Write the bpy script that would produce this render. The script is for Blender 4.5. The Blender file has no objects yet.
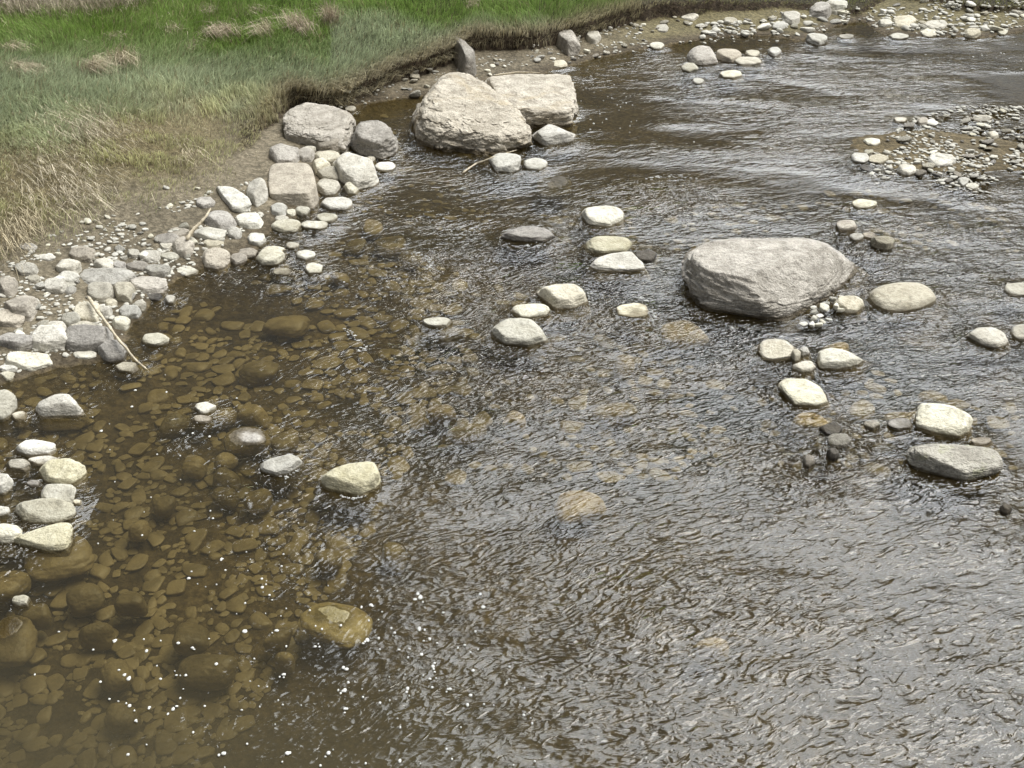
import bpy, math, random
import numpy as np
from mathutils import Vector

# ------------------------------------------------------------------ basics
W, H = 1024, 768
CAM_H, PITCH, F = 5.0, math.radians(33.0), 1054.0
CAM = np.array([0.0, 0.0, CAM_H])
CP, SP = math.cos(PITCH), math.sin(PITCH)
SUN_AZ, SUN_EL = math.radians(76), math.radians(64)
SUND = np.array([math.sin(SUN_AZ) * math.cos(SUN_EL), math.cos(SUN_AZ) * math.cos(SUN_EL), math.sin(SUN_EL)])
rng = np.random.default_rng(7)
scene = bpy.context.scene
COL = scene.collection


def ray(px, py):
    a = (np.asarray(px, float) - W / 2) / F
    b = (np.asarray(py, float) - H / 2) / F
    return np.stack([a, CP - b * SP, -SP - b * CP], -1)


def at(px, py, z=0.0):
    d = ray(px, py)
    t = (np.asarray(z) - CAM_H) / np.minimum(d[..., 2], -0.02)
    return CAM + d * t[..., None]


def project(p):
    q = np.asarray(p, float) - CAM
    dep = q[..., 1] * CP - q[..., 2] * SP
    up = q[..., 1] * SP + q[..., 2] * CP
    dep = np.where(dep < 0.1, 0.1, dep)
    return W / 2 + F * q[..., 0] / dep, H / 2 - F * up / dep, dep


def sstep(x, a, b):
    t = np.clip((x - a) / (b - a), 0, 1)
    return t * t * (3 - 2 * t)


# ------------------------------------------------------------------ numpy noise
def _hash(i, j, k, seed):
    n = (i * 374761393 + j * 668265263 + k * 1274126177 + seed * 974711) & 0xFFFFFFFF
    n = ((n ^ (n >> 13)) * 1274126177) & 0xFFFFFFFF
    n = ((n ^ (n >> 16)) * 2246822519) & 0xFFFFFFFF
    return ((n ^ (n >> 15)) & 0xFFFFFF) / float(0xFFFFFF)


def noise3(p, seed=0):
    p = np.asarray(p, float)
    f0 = np.floor(p)
    i = f0.astype(np.int64)
    f = p - f0
    u = f * f * (3 - 2 * f)
    r = 0
    for dx in (0, 1):
        wx = u[..., 0] if dx else 1 - u[..., 0]
        for dy in (0, 1):
            wy = u[..., 1] if dy else 1 - u[..., 1]
            for dz in (0, 1):
                wz = u[..., 2] if dz else 1 - u[..., 2]
                r = r + wx * wy * wz * _hash(i[..., 0] + dx, i[..., 1] + dy, i[..., 2] + dz, seed)
    return r * 2 - 1


def fbm(p, octv=4, seed=0, gain=0.5):
    a, s, r = 1.0, 0.0, 0
    q = np.asarray(p, float)
    for o in range(octv):
        r = r + a * noise3(q, seed + o * 17)
        s += a
        a *= gain
        q = q * 2.03 + 3.1
    return r / s


def noise2(x, y, sc, octv=3, seed=0):
    x = np.asarray(x, float)
    return fbm(np.stack([x * sc, np.asarray(y, float) * sc, np.zeros_like(x) + seed * 0.37], -1), octv, seed)


# ------------------------------------------------------------------ terrain
def px_line(pts):
    return np.array([at(a, b, z)[:2] for a, b, z in pts])


SHORE = np.vstack([[(-300, -60), (-40, 2.0), (-14, 5.0)],
                   px_line([(-60, 404, 0), (0, 384, 0), (50, 371, 0), (112, 360, 0), (128, 332, 0), (150, 302, 0), (176, 280, 0),
                            (205, 268, 0), (250, 262, 0), (272, 232, 0), (300, 214, 0), (322, 196, 0), (330, 170, 0), (318, 140, 0),
                            (308, 118, 0), (330, 110, 0), (368, 103, 0), (400, 99, 0), (424, 96, 0), (470, 88, 0), (540, 76, 0), (580, 63, 0),
                            (620, 52, 0), (670, 44, 0), (720, 38, 0), (768, 36, 0), (800, 42, 0), (835, 26, 0), (862, 20, 0), (884, 34, 0),
                            (920, 37, 0), (985, 37, 0), (1030, 30, 0), (1120, 30, 0)]),
                   [(60, 24), (300, 30), (300, 600), (-300, 600)]])
BANK = np.vstack([[(-300, -40), (-40, 6), (-14, 7.5)],
                  px_line([(-150, 300, .25), (0, 246, .25), (70, 216, .25), (150, 188, .25), (215, 165, .25), (247, 140, .25), (268, 120, .2),
                           (292, 100, .2), (322, 100, .2), (352, 93, .2), (400, 73, .2), (440, 62, .2), (472, 50, .2), (540, 44, .2), (600, 27, .2),
                           (660, 18, .15), (720, 14, .12), (790, 9, .12), (860, 12, .12), (890, 0, .12), (960, 12, .12), (1100, 12, .12)]),
                  [(60, 32), (300, 40), (300, 600), (-300, 600)]])


def signed(x, y, poly):
    """positive inside the polygon"""
    x = np.asarray(x, float)
    y = np.asarray(y, float)
    d2 = np.full(x.shape, 1e18)
    inside = np.zeros(x.shape, bool)
    n = len(poly)
    for k in range(n):
        ax, ay = poly[k]
        bx, by = poly[(k + 1) % n]
        ex, ey = bx - ax, by - ay
        L = ex * ex + ey * ey + 1e-12
        t = np.clip(((x - ax) * ex + (y - ay) * ey) / L, 0, 1)
        d2 = np.minimum(d2, (x - ax - t * ex) ** 2 + (y - ay - t * ey) ** 2)
        if abs(ey) > 1e-12:
            c = ((ay > y) != (by > y)) & (x < ex * (y - ay) / ey + ax)
            inside ^= c
    d = np.sqrt(d2)
    return np.where(inside, d, -d)


BAR_C = at(952, 152, 0)[:2]


def terrain(x, y, full=False):
    x = np.asarray(x, float)
    y = np.asarray(y, float)
    wob = 0.10 * noise2(x, y, 1.7, 3, 3)
    s = signed(x, y, SHORE) + wob
    t = signed(x, y, BANK) + 0.09 * noise2(x, y, 2.6, 3, 5) + 0.04 * noise2(x, y, 9, 2, 9)
    px, py, _ = project(np.stack([x, y, np.zeros_like(x)], -1))
    land = np.maximum(s, 0)
    z = np.where(s > 0, 0.02 + 0.12 * np.minimum(land, 1.6) + 0.04 * np.maximum(land - 1.6, 0), 0)
    sub = np.maximum(-s, 0)
    depth = 0.02 + 0.26 * (1 - np.exp(-sub / 1.1)) + 0.05 * noise2(x, y, 0.8, 3, 11)
    z = np.where(s > 0, z, -np.maximum(depth, 0.03) * np.minimum(1, 0.25 + sub / 0.25))
    # gravel bar at the right
    e = np.sqrt(((x - BAR_C[0]) / 1.75) ** 2 + ((y - BAR_C[1]) / 1.05) ** 2) + 0.22 * noise2(x, y, 1.5, 3, 21)
    z = np.where(s > 0, z, np.maximum(z, 0.012 - 0.17 * np.maximum(e - 0.62, 0) + 0.03 * noise2(x, y, 2.4, 3, 23)))
    jump = 0.04 + 0.22 * sstep(px, 205, 300) * (1 - 0.75 * sstep(px, 640, 780))
    steep = 0.6 - 0.53 * sstep(px, 205, 270)
    z = z + jump * sstep(t, 0, steep)
    tt = np.maximum(t, 0)
    z = z + np.where(tt > 0, 0.10 * np.minimum(tt, 5) * sstep(tt, 0, 1.5) + 0.05 * np.maximum(tt - 5, 0), 0) * np.where(tt > 60, 60 / np.maximum(tt, 60), 1)
    z = z + sstep(s, 0, 0.6) * (0.035 * noise2(x, y, 1.3, 3, 31) + 0.012 * noise2(x, y, 6, 3, 33))
    if full:
        return z, s, t
    return z


_GX = np.arange(-14, 15.06, 0.055)
_GY = np.arange(3.0, 31.06, 0.055)
_TX, _TY = np.meshgrid(_GX, _GY)
_TZ = terrain(_TX, _TY, True)


def lookup(x, y):
    """height and the two shore distances, read off the finished ground sheet"""
    fx = np.clip((np.asarray(x, float) + 14) / 0.055, 0, len(_GX) - 1.001)
    fy = np.clip((np.asarray(y, float) - 3.0) / 0.055, 0, len(_GY) - 1.001)
    i, j = fx.astype(int), fy.astype(int)
    u, v = fx - i, fy - j
    return [g[j, i] * (1 - u) * (1 - v) + g[j, i + 1] * u * (1 - v) + g[j + 1, i] * (1 - u) * v + g[j + 1, i + 1] * u * v for g in _TZ]


def ground_at(px, py):
    px = np.asarray(px, float)
    py = np.asarray(py, float)
    z = np.zeros(px.shape)
    for _ in range(14):
        p = at(px, py, z)
        z = 0.5 * z + 0.5 * np.maximum(lookup(p[..., 0], p[..., 1])[0], 0)
    return at(px, py, z)


# ------------------------------------------------------------------ mesh helpers
def mesh_from(name, verts, tris=None, quads=None, smooth=True, cols=None, attrs=None):
    me = bpy.data.meshes.new(name)
    verts = np.ascontiguousarray(verts, dtype=np.float32)
    nt = 0 if tris is None else len(tris)
    nq = 0 if quads is None else len(quads)
    me.vertices.add(len(verts))
    me.vertices.foreach_set('co', verts.ravel())
    loops = []
    if nt: loops.append(np.asarray(tris, dtype=np.int32).ravel())
    if nq: loops.append(np.asarray(quads, dtype=np.int32).ravel())
    loops = np.concatenate(loops)
    me.loops.add(len(loops))
    me.loops.foreach_set('vertex_index', loops)
    tot = np.concatenate([np.full(nt, 3, np.int32), np.full(nq, 4, np.int32)])
    start = np.concatenate([[0], np.cumsum(tot)[:-1]]).astype(np.int32)
    me.polygons.add(nt + nq)
    me.polygons.foreach_set('loop_start', start)
    me.polygons.foreach_set('loop_total', tot)
    if smooth:
        me.polygons.foreach_set('use_smooth', np.ones(nt + nq, dtype=bool))
    if cols is not None:
        a = me.attributes.new('tone', 'FLOAT_COLOR', 'POINT')
        c = np.ones((len(verts), 4), np.float32)
        c[:, :3] = cols
        a.data.foreach_set('color', c.ravel())
    for k, v in (attrs or {}).items():
        a = me.attributes.new(k, 'FLOAT', 'POINT')
        a.data.foreach_set('value', np.asarray(v, np.float32))
    me.update(calc_edges=True)
    me.validate()
    return me


def link(name, me, mat=None, loc=(0, 0, 0), parent=None):
    o = bpy.data.objects.new(name, me)
    COL.objects.link(o)
    o.location = loc
    if mat is not None and me is not None and not me.materials:
        me.materials.append(mat)
    if parent: o.parent = parent
    return o


def tag(o, label=None, cat=None, group=None, kind=None):
    if label: o['label'] = label
    if cat: o['category'] = cat
    if group: o['group'] = group
    if kind: o['kind'] = kind
    return o


_ICO = {}


def ico(n):
    if n in _ICO: return _ICO[n]
    g = (1 + 5 ** .5) / 2
    v = np.array([(-1, g, 0), (1, g, 0), (-1, -g, 0), (1, -g, 0), (0, -1, g), (0, 1, g), (0, -1, -g), (0, 1, -g), (g, 0, -1), (g, 0, 1), (-g, 0, -1), (-g, 0, 1)], float)
    f = np.array([(0, 11, 5), (0, 5, 1), (0, 1, 7), (0, 7, 10), (0, 10, 11), (1, 5, 9), (5, 11, 4), (11, 10, 2), (10, 7, 6), (7, 1, 8), (3, 9, 4), (3, 4, 2), (3, 2, 6), (3, 6, 8), (3, 8, 9), (4, 9, 5), (2, 4, 11), (6, 2, 10), (8, 6, 7), (9, 8, 1)])
    v /= np.linalg.norm(v, axis=1)[:, None]
    for _ in range(n):
        e = np.sort(np.concatenate([f[:, [0, 1]], f[:, [1, 2]], f[:, [2, 0]]]), axis=1)
        ue, inv = np.unique(e, axis=0, return_inverse=True)
        inv = inv.reshape(-1)
        mid = v[ue[:, 0]] + v[ue[:, 1]]
        mid /= np.linalg.norm(mid, axis=1)[:, None]
        m = inv + len(v)
        k = len(f)
        a, b, c = m[:k], m[k:2 * k], m[2 * k:]
        f = np.concatenate([np.stack([f[:, 0], a, c], 1), np.stack([f[:, 1], b, a], 1), np.stack([f[:, 2], c, b], 1), np.stack([a, b, c], 1)])
        v = np.concatenate([v, mid])
    _ICO[n] = (v, f)
    return v, f


# ------------------------------------------------------------------ node helpers
class NT:
    def __init__(s, tree):
        s.t = tree

    def n(s, typ, **kw):
        o = s.t.nodes.new(typ)
        ins = kw.pop('ins', {})
        for k, v in kw.items(): setattr(o, k, v)
        for k, v in ins.items():
            if isinstance(v, bpy.types.NodeSocket): s.t.links.new(v, o.inputs[k])
            else: o.inputs[k].default_value = v
        return o

    def math(s, op, a, b=0.0, clamp=False):
        return s.n('ShaderNodeMath', operation=op, use_clamp=clamp, ins={0: a, 1: b}).outputs[0]

    def mix(s, f, a, b, blend='MIX'):
        o = s.n('ShaderNodeMix', data_type='RGBA', blend_type=blend)
        for i, v in ((0, f), (6, a), (7, b)):
            if isinstance(v, bpy.types.NodeSocket): s.t.links.new(v, o.inputs[i])
            else: o.inputs[i].default_value = v if i == 0 else (*v, 1)
        return o.outputs[2]

    def noise(s, vec, scale, detail=4, rough=0.55, dist=0.0):
        return s.n('ShaderNodeTexNoise', ins={'Vector': vec, 'Scale': scale, 'Detail': detail, 'Roughness': rough, 'Distortion': dist}).outputs['Fac']

    def rng(s, v, a, b, c=0.0, d=1.0):
        return s.n('ShaderNodeMapRange', interpolation_type='SMOOTHSTEP', ins={0: v, 1: a, 2: b, 3: c, 4: d}).outputs[0]

    def mapping(s, vec, scale=(1, 1, 1), rot=(0, 0, 0)):
        return s.n('ShaderNodeMapping', ins={'Vector': vec, 'Scale': scale, 'Rotation': rot}).outputs[0]


def new_mat(name):
    m = bpy.data.materials.new(name)
    m.use_nodes = True
    m.node_tree.nodes.clear()
    return m, NT(m.node_tree)


def stone_mat(name, light, dark, speck=0.35, scale=1.0, bump=0.012, lichen=0.0, cracks=0.0, stain=None, silt=((0.285, 0.232, 0.13), (0.145, 0.118, 0.062)), band=0.030, coat=0.85):
    """dry stone, darkening to a wet, silt-coated brown where it meets and goes under the water"""
    m, t = new_mat(name)
    geo = t.n('ShaderNodeNewGeometry')
    tc = t.n('ShaderNodeTexCoord').outputs['Object']
    rnd = t.n('ShaderNodeObjectInfo').outputs['Random']
    off = t.n('ShaderNodeVectorMath', operation='ADD', ins={0: tc}).outputs[0]
    comb = t.n('ShaderNodeCombineXYZ', ins={0: t.math('MULTIPLY', rnd, 37.0), 1: t.math('MULTIPLY', rnd, 91.0), 2: 0.0}).outputs[0]
    t.t.links.new(comb, off.node.inputs[1])
    big = t.noise(off, 5.0 * scale, 6, 0.65, 0.5)
    fine = t.noise(off, 19 * scale, 4, 0.72)
    grain = t.noise(off, 62 * scale, 2, 0.75)
    c = t.mix(t.rng(big, 0.33, 0.66), dark, light)
    c = t.mix(t.math('MULTIPLY', t.rng(fine, 0.5, 0.68), 0.6), c, tuple(x * 0.55 for x in dark))
    c = t.mix(t.math('MULTIPLY', t.rng(grain, 0.5, 0.72), speck), c, tuple(x * 0.45 for x in dark))
    c = t.mix(t.math('MULTIPLY', t.rng(grain, 0.46, 0.3), speck * 0.7), c, tuple(min(x * 1.25, .8) for x in light))
    if stain:
        st = t.noise(off, 1.3, 5, 0.6, 1.0)
        c = t.mix(t.math('MULTIPLY', t.rng(st, 0.52, 0.68), 0.6), c, stain)
    if lichen:
        ln = t.noise(off, 7.0, 5, 0.7)
        c = t.mix(t.math('MULTIPLY', t.rng(ln, 0.53, 0.66), lichen), c, (0.30, 0.31, 0.12))
    # per-stone value shift
    v = t.n('ShaderNodeMapRange', ins={0: rnd, 1: 0.0, 2: 1.0, 3: 0.66, 4: 1.16}).outputs[0]
    hsv = t.n('ShaderNodeHueSaturation', ins={'Color': c, 'Value': v, 'Saturation': t.n('ShaderNodeMapRange', ins={0: t.math('FRACT', t.math('MULTIPLY', rnd, 7.3)), 1: 0.0, 2: 1.0, 3: 0.6, 4: 1.25}).outputs[0]})
    c = hsv.outputs[0]
    hgt = t.math('ADD', t.math('MULTIPLY', big, 0.6), t.math('ADD', t.math('MULTIPLY', fine, 0.28), t.math('MULTIPLY', grain, 0.10)))
    if cracks:
        wv = t.n('ShaderNodeTexVoronoi', feature='DISTANCE_TO_EDGE', ins={'Vector': t.mix(0.18, (0, 0, 0), off, 'ADD') if False else off, 'Scale': 1.9})
        nz = t.n('ShaderNodeTexNoise', ins={'Vector': off, 'Scale': 1.6, 'Detail': 3.0})
        wv_in = t.n('ShaderNodeVectorMath', operation='MULTIPLY_ADD', ins={0: nz.outputs['Color'], 1: (0.55, 0.55, 0.55), 2: off}).outputs[0]
        t.t.links.new(wv_in, wv.inputs['Vector'])
        ck = t.rng(wv.outputs['Distance'], 0.0, 0.014, 1, 0)
        brk = t.rng(t.noise(off, 1.7, 3), 0.44, 0.6)
        ck = t.math('MULTIPLY', ck, brk)
        c = t.mix(t.math('MULTIPLY', ck, cracks), c, (0.06, 0.052, 0.045))
        hgt = t.math('SUBTRACT', hgt, t.math('MULTIPLY', ck, 0.5))
    # wet band and silt coat by height above the water
    pz = t.n('ShaderNodeSeparateXYZ', ins={0: geo.outputs['Position']}).outputs[2]
    pzn = t.math('ADD', pz, t.math('MULTIPLY', t.math('SUBTRACT', t.noise(geo.outputs['Position'], 9, 3), 0.5), 0.03))
    wet = t.rng(pzn, band * 0.4, band, 1, 0)
    under = t.rng(pzn, -0.02, 0.006, 1, 0)
    c = t.mix(wet, c, t.mix(1.0, c, (0.30, 0.265, 0.20), 'MULTIPLY'))
    silt = t.mix(t.rng(big, 0.35, 0.65), *silt)
    silt = t.n('ShaderNodeHueSaturation', ins={'Color': silt, 'Value': t.n('ShaderNodeMapRange', ins={0: rnd, 3: 0.95, 4: 1.5}).outputs[0]}).outputs[0]
    c = t.mix(t.math('MULTIPLY', under, coat), c, silt)
    b = t.n('ShaderNodeBump', ins={'Strength': 1.0, 'Distance': bump, 'Height': hgt})
    bs = t.n('ShaderNodeBsdfPrincipled', ins={'Base Color': c, 'Roughness': t.rng(wet, 0, 1, 0.9, 0.35), 'Normal': b.outputs[0], 'Specular IOR Level': 0.3})
    out = t.n('ShaderNodeOutputMaterial')
    t.t.links.new(bs.outputs[0], out.inputs[0])
    return m


M = {}
M['pale'] = stone_mat('pale_limestone', (0.55, 0.515, 0.425), (0.38, 0.35, 0.275), speck=0.4, bump=0.05)
M['white'] = stone_mat('bleached_stone', (0.60, 0.575, 0.485), (0.42, 0.395, 0.315), speck=0.35, bump=0.045)
M['grey'] = stone_mat('grey_fieldstone', (0.42, 0.385, 0.325), (0.285, 0.258, 0.215), speck=0.45, bump=0.05)
M['yellow'] = stone_mat('cream_sandstone', (0.65, 0.615, 0.48), (0.48, 0.445, 0.32), speck=0.35, bump=0.05)
M['granite'] = stone_mat('weathered_granite', (0.52, 0.475, 0.395), (0.29, 0.258, 0.205), speck=0.55, band=0.07, bump=0.10, stain=(0.40, 0.33, 0.22))
M['pinkgranite'] = stone_mat('pinkish_grey_granite', (0.58, 0.54, 0.475), (0.37, 0.34, 0.29), speck=0.5, band=0.06, bump=0.10)
M['slate'] = stone_mat('grey_banded_rock', (0.52, 0.48, 0.415), (0.33, 0.30, 0.25), speck=0.45, bump=0.05)
M['mossy'] = stone_mat('lichen_flecked_stone', (0.40, 0.37, 0.29), (0.25, 0.225, 0.17), speck=0.5, bump=0.09, lichen=0.4)
M['dark'] = stone_mat('dark_damp_stone', (0.12, 0.105, 0.08), (0.06, 0.05, 0.038), speck=0.4, bump=0.05)
M['bleach'] = stone_mat('bleached_gravel', (0.68, 0.655, 0.555), (0.52, 0.49, 0.39), speck=0.2, bump=0.01, band=0.010)
M['bed'] = stone_mat('silted_cobble', (0.22, 0.175, 0.08), (0.12, 0.097, 0.042), speck=0.4, bump=0.02, silt=((0.285, 0.235, 0.135), (0.165, 0.135, 0.075)))
M['sunkyellow'] = stone_mat('sunken_yellow_stone', (0.58, 0.555, 0.38), (0.44, 0.41, 0.26), speck=0.4, bump=0.03, silt=((0.46, 0.40, 0.235), (0.29, 0.24, 0.13)), coat=0.8)
M['sunktan'] = stone_mat('sunken_tan_stone', (0.45, 0.38, 0.25), (0.32, 0.26, 0.16), speck=0.4, bump=0.03, silt=((0.50, 0.41, 0.25), (0.33, 0.26, 0.14)), coat=0.8)


# ------------------------------------------------------------------ stones
def radial(u, ext, planes, p):
    """u (n,3) unit directions stretched by ext; planes list of (n, d) about the centre"""
    v = u * ext
    acc = np.zeros(len(v))
    for n, d in planes:
        acc += (np.maximum(v @ n, 0) / d) ** p
    return v * (np.maximum(acc, 1e-9) ** (-1.0 / p))[:, None]


def rough_up(pts, u, amp, seed, freq=1.6, oct_=4, groove=0.0):
    s = np.array([seed * 1.31, seed * 0.77, seed * 2.3])
    uu = u * freq + s
    rid = 1 - np.abs(fbm(uu * 1.9 + 7.7, 3, seed + 9)) * 2
    k = 1 + amp * 0.8 * fbm(uu, oct_, seed) + amp * 0.45 * fbm(uu * 3.7, 4, seed + 5, 0.6) + amp * 0.30 * rid + amp * 0.16 * fbm(uu * 13, 3, seed + 6, 0.65)
    if groove:
        g = fbm(uu * 0.8 + 3.3, 4, seed + 21, 0.55)
        g2 = fbm(uu * 1.5 + 11.3, 4, seed + 23, 0.55)
        on = sstep(fbm(uu * 0.9 + 5, 2, seed + 25), -0.15, 0.15)
        k = k - groove * (np.exp(-(g / 0.016) ** 2) * on + 0.7 * np.exp(-(g2 / 0.014) ** 2) * (1 - on))
        lay = np.abs(((uu[:, 2] * 2.2 + uu[:, 0] * 0.9 + 0.35 * fbm(uu * 2, 3, seed + 31)) % 1.0) - 0.5)
        k = k + groove * 0.35 * sstep(lay, 0.1, 0.3) * 0.3 + amp * 0.25 * np.sign(fbm(uu * 2.7, 3, seed + 41)) * sstep(np.abs(fbm(uu * 2.7, 3, seed + 41)), 0, 0.03)
    return pts * k[:, None]


def level(wpx):
    return 6 if wpx > 70 else 5 if wpx > 26 else 4 if wpx > 11 else 3


def outline_box(x0, y0, x1, y1, r, angular):
    n = r.integers(6, 9) if angular else r.integers(7, 10)
    a0 = r.uniform(0, 6.28)
    cx, cy, w, h = (x0 + x1) / 2, (y0 + y1) / 2, (x1 - x0) / 2, (y1 - y0) / 2
    e = 2 / (2.6 if angular else 2.3)
    pts = []
    for k in range(n):
        a = a0 + (k + r.uniform(-.28, .28)) * 6.283 / n
        c, s = math.cos(a), math.sin(a)
        pts.append((cx + w * np.sign(c) * abs(c) ** e, cy + h * np.sign(s) * abs(s) ** e))
    pts = np.array(pts)
    lo, hi = pts.min(0), pts.max(0)
    return (pts - lo) / (hi - lo) * np.array([x1 - x0, y1 - y0]) + np.array([x0, y0])


def order_outline(pts):
    c = pts.mean(0)
    a = np.arctan2(pts[:, 1] - c[1], pts[:, 0] - c[0])
    return pts[np.argsort(a)]


SEED = [100]
WET = []


def stone(name, cat, shape, mat, label, flat=0.55, p=18, angular=False, facets=9, amp=0.085, grp=None, extra=(), z0=None, grow=1.05, tri=(), top=True, groove=0.0):
    shape_given = np.ndim(shape) > 1
    """A stone whose foot stands where the lower edge of its outline meets the ground or the water."""
    SEED[0] += 1
    seed = SEED[0]
    r = np.random.default_rng(seed)
    if np.ndim(shape) == 1:
        o = outline_box(*shape, r, angular)
    else:
        o = order_outline(np.array(shape, float))
    c2 = o.mean(0)
    o = c2 + (o - c2) * grow
    x0, y0 = o.min(0)
    x1, y1 = o.max(0)
    k = o[:, 1].argmax()
    foot = ground_at(c2[0], y1)
    base = float(max(foot[2], 0.0)) if z0 is None else z0
    Fp = at(c2[0], y1, base)
    Tg = at(c2[0], y0, base)
    G = Tg[1] - Fp[1]
    width = at(x1, y1, base)[0] - at(x0, y1, base)[0]
    G = min(G, 6 * width)
    tq = ray(c2[0], y0)
    q = CAM + tq * ((Fp[1] + flat * G) / tq[1])
    hgt = q[2] - base
    c = np.array([(at((x0 + x1) / 2, c2[1], base)[0]), Fp[1] + 0.5 * flat * G, base + 0.30 * hgt])
    crossray = ray(*c2)
    planes = []
    n = len(o)
    for i in range(n):
        a, b = o[i], o[(i + 1) % n]
        e = b - a
        nrm = np.array([e[1], -e[0]]) / (np.linalg.norm(e) + 1e-9)
        if np.dot(nrm, (a + b) / 2 - c2) < 0: nrm = -nrm
        if nrm[1] > 0.35:
            A, B = at(a[0], a[1], base), at(b[0], b[1], base)
            d = B - A
            h = np.array([d[1], -d[0], 0.0])
            h /= np.linalg.norm(h) + 1e-9
            if h @ ((A + B) / 2 - c) < 0: h = -h
            tl = math.radians(r.uniform(8, 26) if not angular else r.uniform(2, 18))
            pl = h * math.cos(tl) + np.array([0, 0, math.sin(tl)])
            planes.append((pl, (A + B) / 2))
        else:
            pl = np.cross(ray(*a), ray(*b))
            pl /= np.linalg.norm(pl)
            if pl @ crossray > 0: pl = -pl
            planes.append((pl, CAM))
    tn = np.array([r.uniform(-.55, .55) * hgt / width, -r.uniform(.1, .6) * hgt / max(flat * G, .01), 1.0])
    tn /= np.linalg.norm(tn)
    if top: planes.append((tn, q))
    for A, B, C3 in tri:
        A, B, C3 = at(*A), at(*B), at(*C3)
        nn = np.cross(B - A, C3 - A)
        nn /= np.linalg.norm(nn)
        if nn @ (A - c) < 0: nn = -nn
        planes.append((nn, A))
    planes.append((np.array([0, .93, .36]), q + np.array([0, 0.28 * G + 0.1 * width, 0])))
    planes.append((np.array([0, 0, -1.0]), np.array([0, 0, base - 0.5 * hgt - 0.05])))
    for (nx, ny, nz), (ex, ey, ez) in extra:
        nn = np.array([nx, ny, nz], float)
        nn /= np.linalg.norm(nn)
        planes.append((nn, at(ex, ey, ez)))
    loc = []
    for nn, pt in planes:
        d = float(nn @ (pt - c))
        loc.append((nn, max(d, 0.12 * min(width, hgt * 2))))
    u, f = ico(level(x1 - x0))
    ext = np.array([width / 2, max(flat * G * 0.6, 0.02), max(hgt * 0.7, 0.02)])
    pts = radial(u, ext, loc, p)
    for _ in range(facets):
        nn = r.normal(size=3)
        nn[2] = abs(nn[2]) * 0.8 + 0.1
        nn[1] -= 0.5
        nn = nn / ext
        nn /= np.linalg.norm(nn)
        loc.append((nn, float((pts @ nn).max()) * r.uniform(.86, .975)))
    pts = radial(u, ext, loc, p)
    pts = rough_up(pts, u, amp, seed, groove=groove)
    if base < 0.02: WET.append((c[0], c[1], width / 2))
    org = np.array([c[0], c[1], base])
    me = mesh_from(name, pts + c - org, tris=f)
    ob = link(name, me, M[mat], org)
    tag(ob, label, cat, grp)
    return ob


def unit_stone(seed, lev=3, p=7, nfac=7, amp=0.07):
    r = np.random.default_rng(seed)
    u, f = ico(lev)
    planes = []
    for k in range(nfac + 8):
        n = r.normal(size=3)
        n /= np.linalg.norm(n)
        planes.append((n, r.uniform(.78, 1.05)))
    for ax in range(3):
        for sg in (-1, 1):
            n = np.zeros(3)
            n[ax] = sg
            planes.append((n, r.uniform(.9, 1.05)))
    pts = radial(u, np.ones(3), planes, p)
    return rough_up(pts, u, amp, seed, 1.7, 3), f


def sunk_stone(shape, label, mat='bed', top=-0.02, rot=None, grp=None, name='submerged_stone', cat='submerged stone', lev=4):
    """a stone lying on the river bed under (or just breaking) the water"""
    SEED[0] += 1
    seed = SEED[0]
    r = np.random.default_rng(seed)
    x0, y0, x1, y1 = shape
    cx, cy = (x0 + x1) / 2, (y0 + y1) / 2 + 2
    P = at(cx, cy, top - 0.01)
    dist = np.linalg.norm(P - CAM)
    th = math.asin((CAM_H - P[2]) / dist)
    a = (x1 - x0) / 2 * dist / F
    b = (y1 - y0) / 2 * dist / F / math.sin(th) * 0.92
    bed = float(lookup(P[0], P[1])[0])
    cz = min(max((top - bed) * 0.5, 0.04), 0.09)
    pts, f = unit_stone(seed, lev if (x1 - x0) > 20 else 3, p=4.5, amp=0.10)
    zt = pts[:, 2].max()
    pts = pts * np.array([a, b, cz / zt])
    rz = r.uniform(-.25, .25) if rot is None else rot
    org = np.array([P[0], P[1], bed])
    pts[:, 2] += top - cz - bed
    me = mesh_from(name, pts, tris=f)
    o = link(name, me, M[mat], org)
    o.rotation_euler[2] = rz
    return tag(o, label, cat, grp)


def boulder(poly, mat, label, **kw):
    return stone('boulder', 'boulder', poly, mat, label, **kw)


def S(x0, y0, x1, y1, mat, label, **kw):
    return stone('stone', 'stone', (x0, y0, x1, y1), mat, label, **kw)


# ------------------------------------------------------------------ boulders
boulder([(684, 300), (683, 278), (688, 256), (703, 244), (722, 240), (768, 239), (802, 239), (826, 245), (846, 259), (866, 273), (860, 283), (832, 297), (814, 316), (790, 326), (760, 323), (720, 315), (694, 308)],
        'pinkgranite', 'huge pinkish grey boulder with a broad flat top, alone in midstream', flat=0.75, p=30, facets=0, amp=0.055, grow=1.01, top=False, groove=0.03,
        tri=[((724, 279, .40), (768, 309, .13), (828, 247, .38)), ((691, 306, 0), (724, 279, .40), (768, 309, .13)), ((684, 292, 0), (724, 279, .40), (716, 248, .60)), ((768, 322, 0), (768, 309, .13), (815, 317, 0))])
boulder([(451, 37), (457, 36), (466, 43), (474, 51), (477, 74), (466, 78), (452, 62)], 'granite', 'upright grey rock slab leaning on the foot of the grass bank', flat=0.35, p=16, angular=True)
boulder([(487, 79), (512, 75), (540, 75), (569, 76), (573, 90), (577, 116), (570, 126), (527, 128), (495, 126), (482, 100)], 'granite', 'squarish pale tan boulder leaning behind the larger rounded one', flat=0.62, p=24, facets=3, amp=0.07, grow=1.02, groove=0.03,
        extra=[((0.15, -0.55, 0.82), (530, 98, 0.62)), ((0.75, -0.6, 0.3), (559, 100, 0.45)), ((0.05, -0.95, -0.2), (540, 122, 0.12))])
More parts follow.
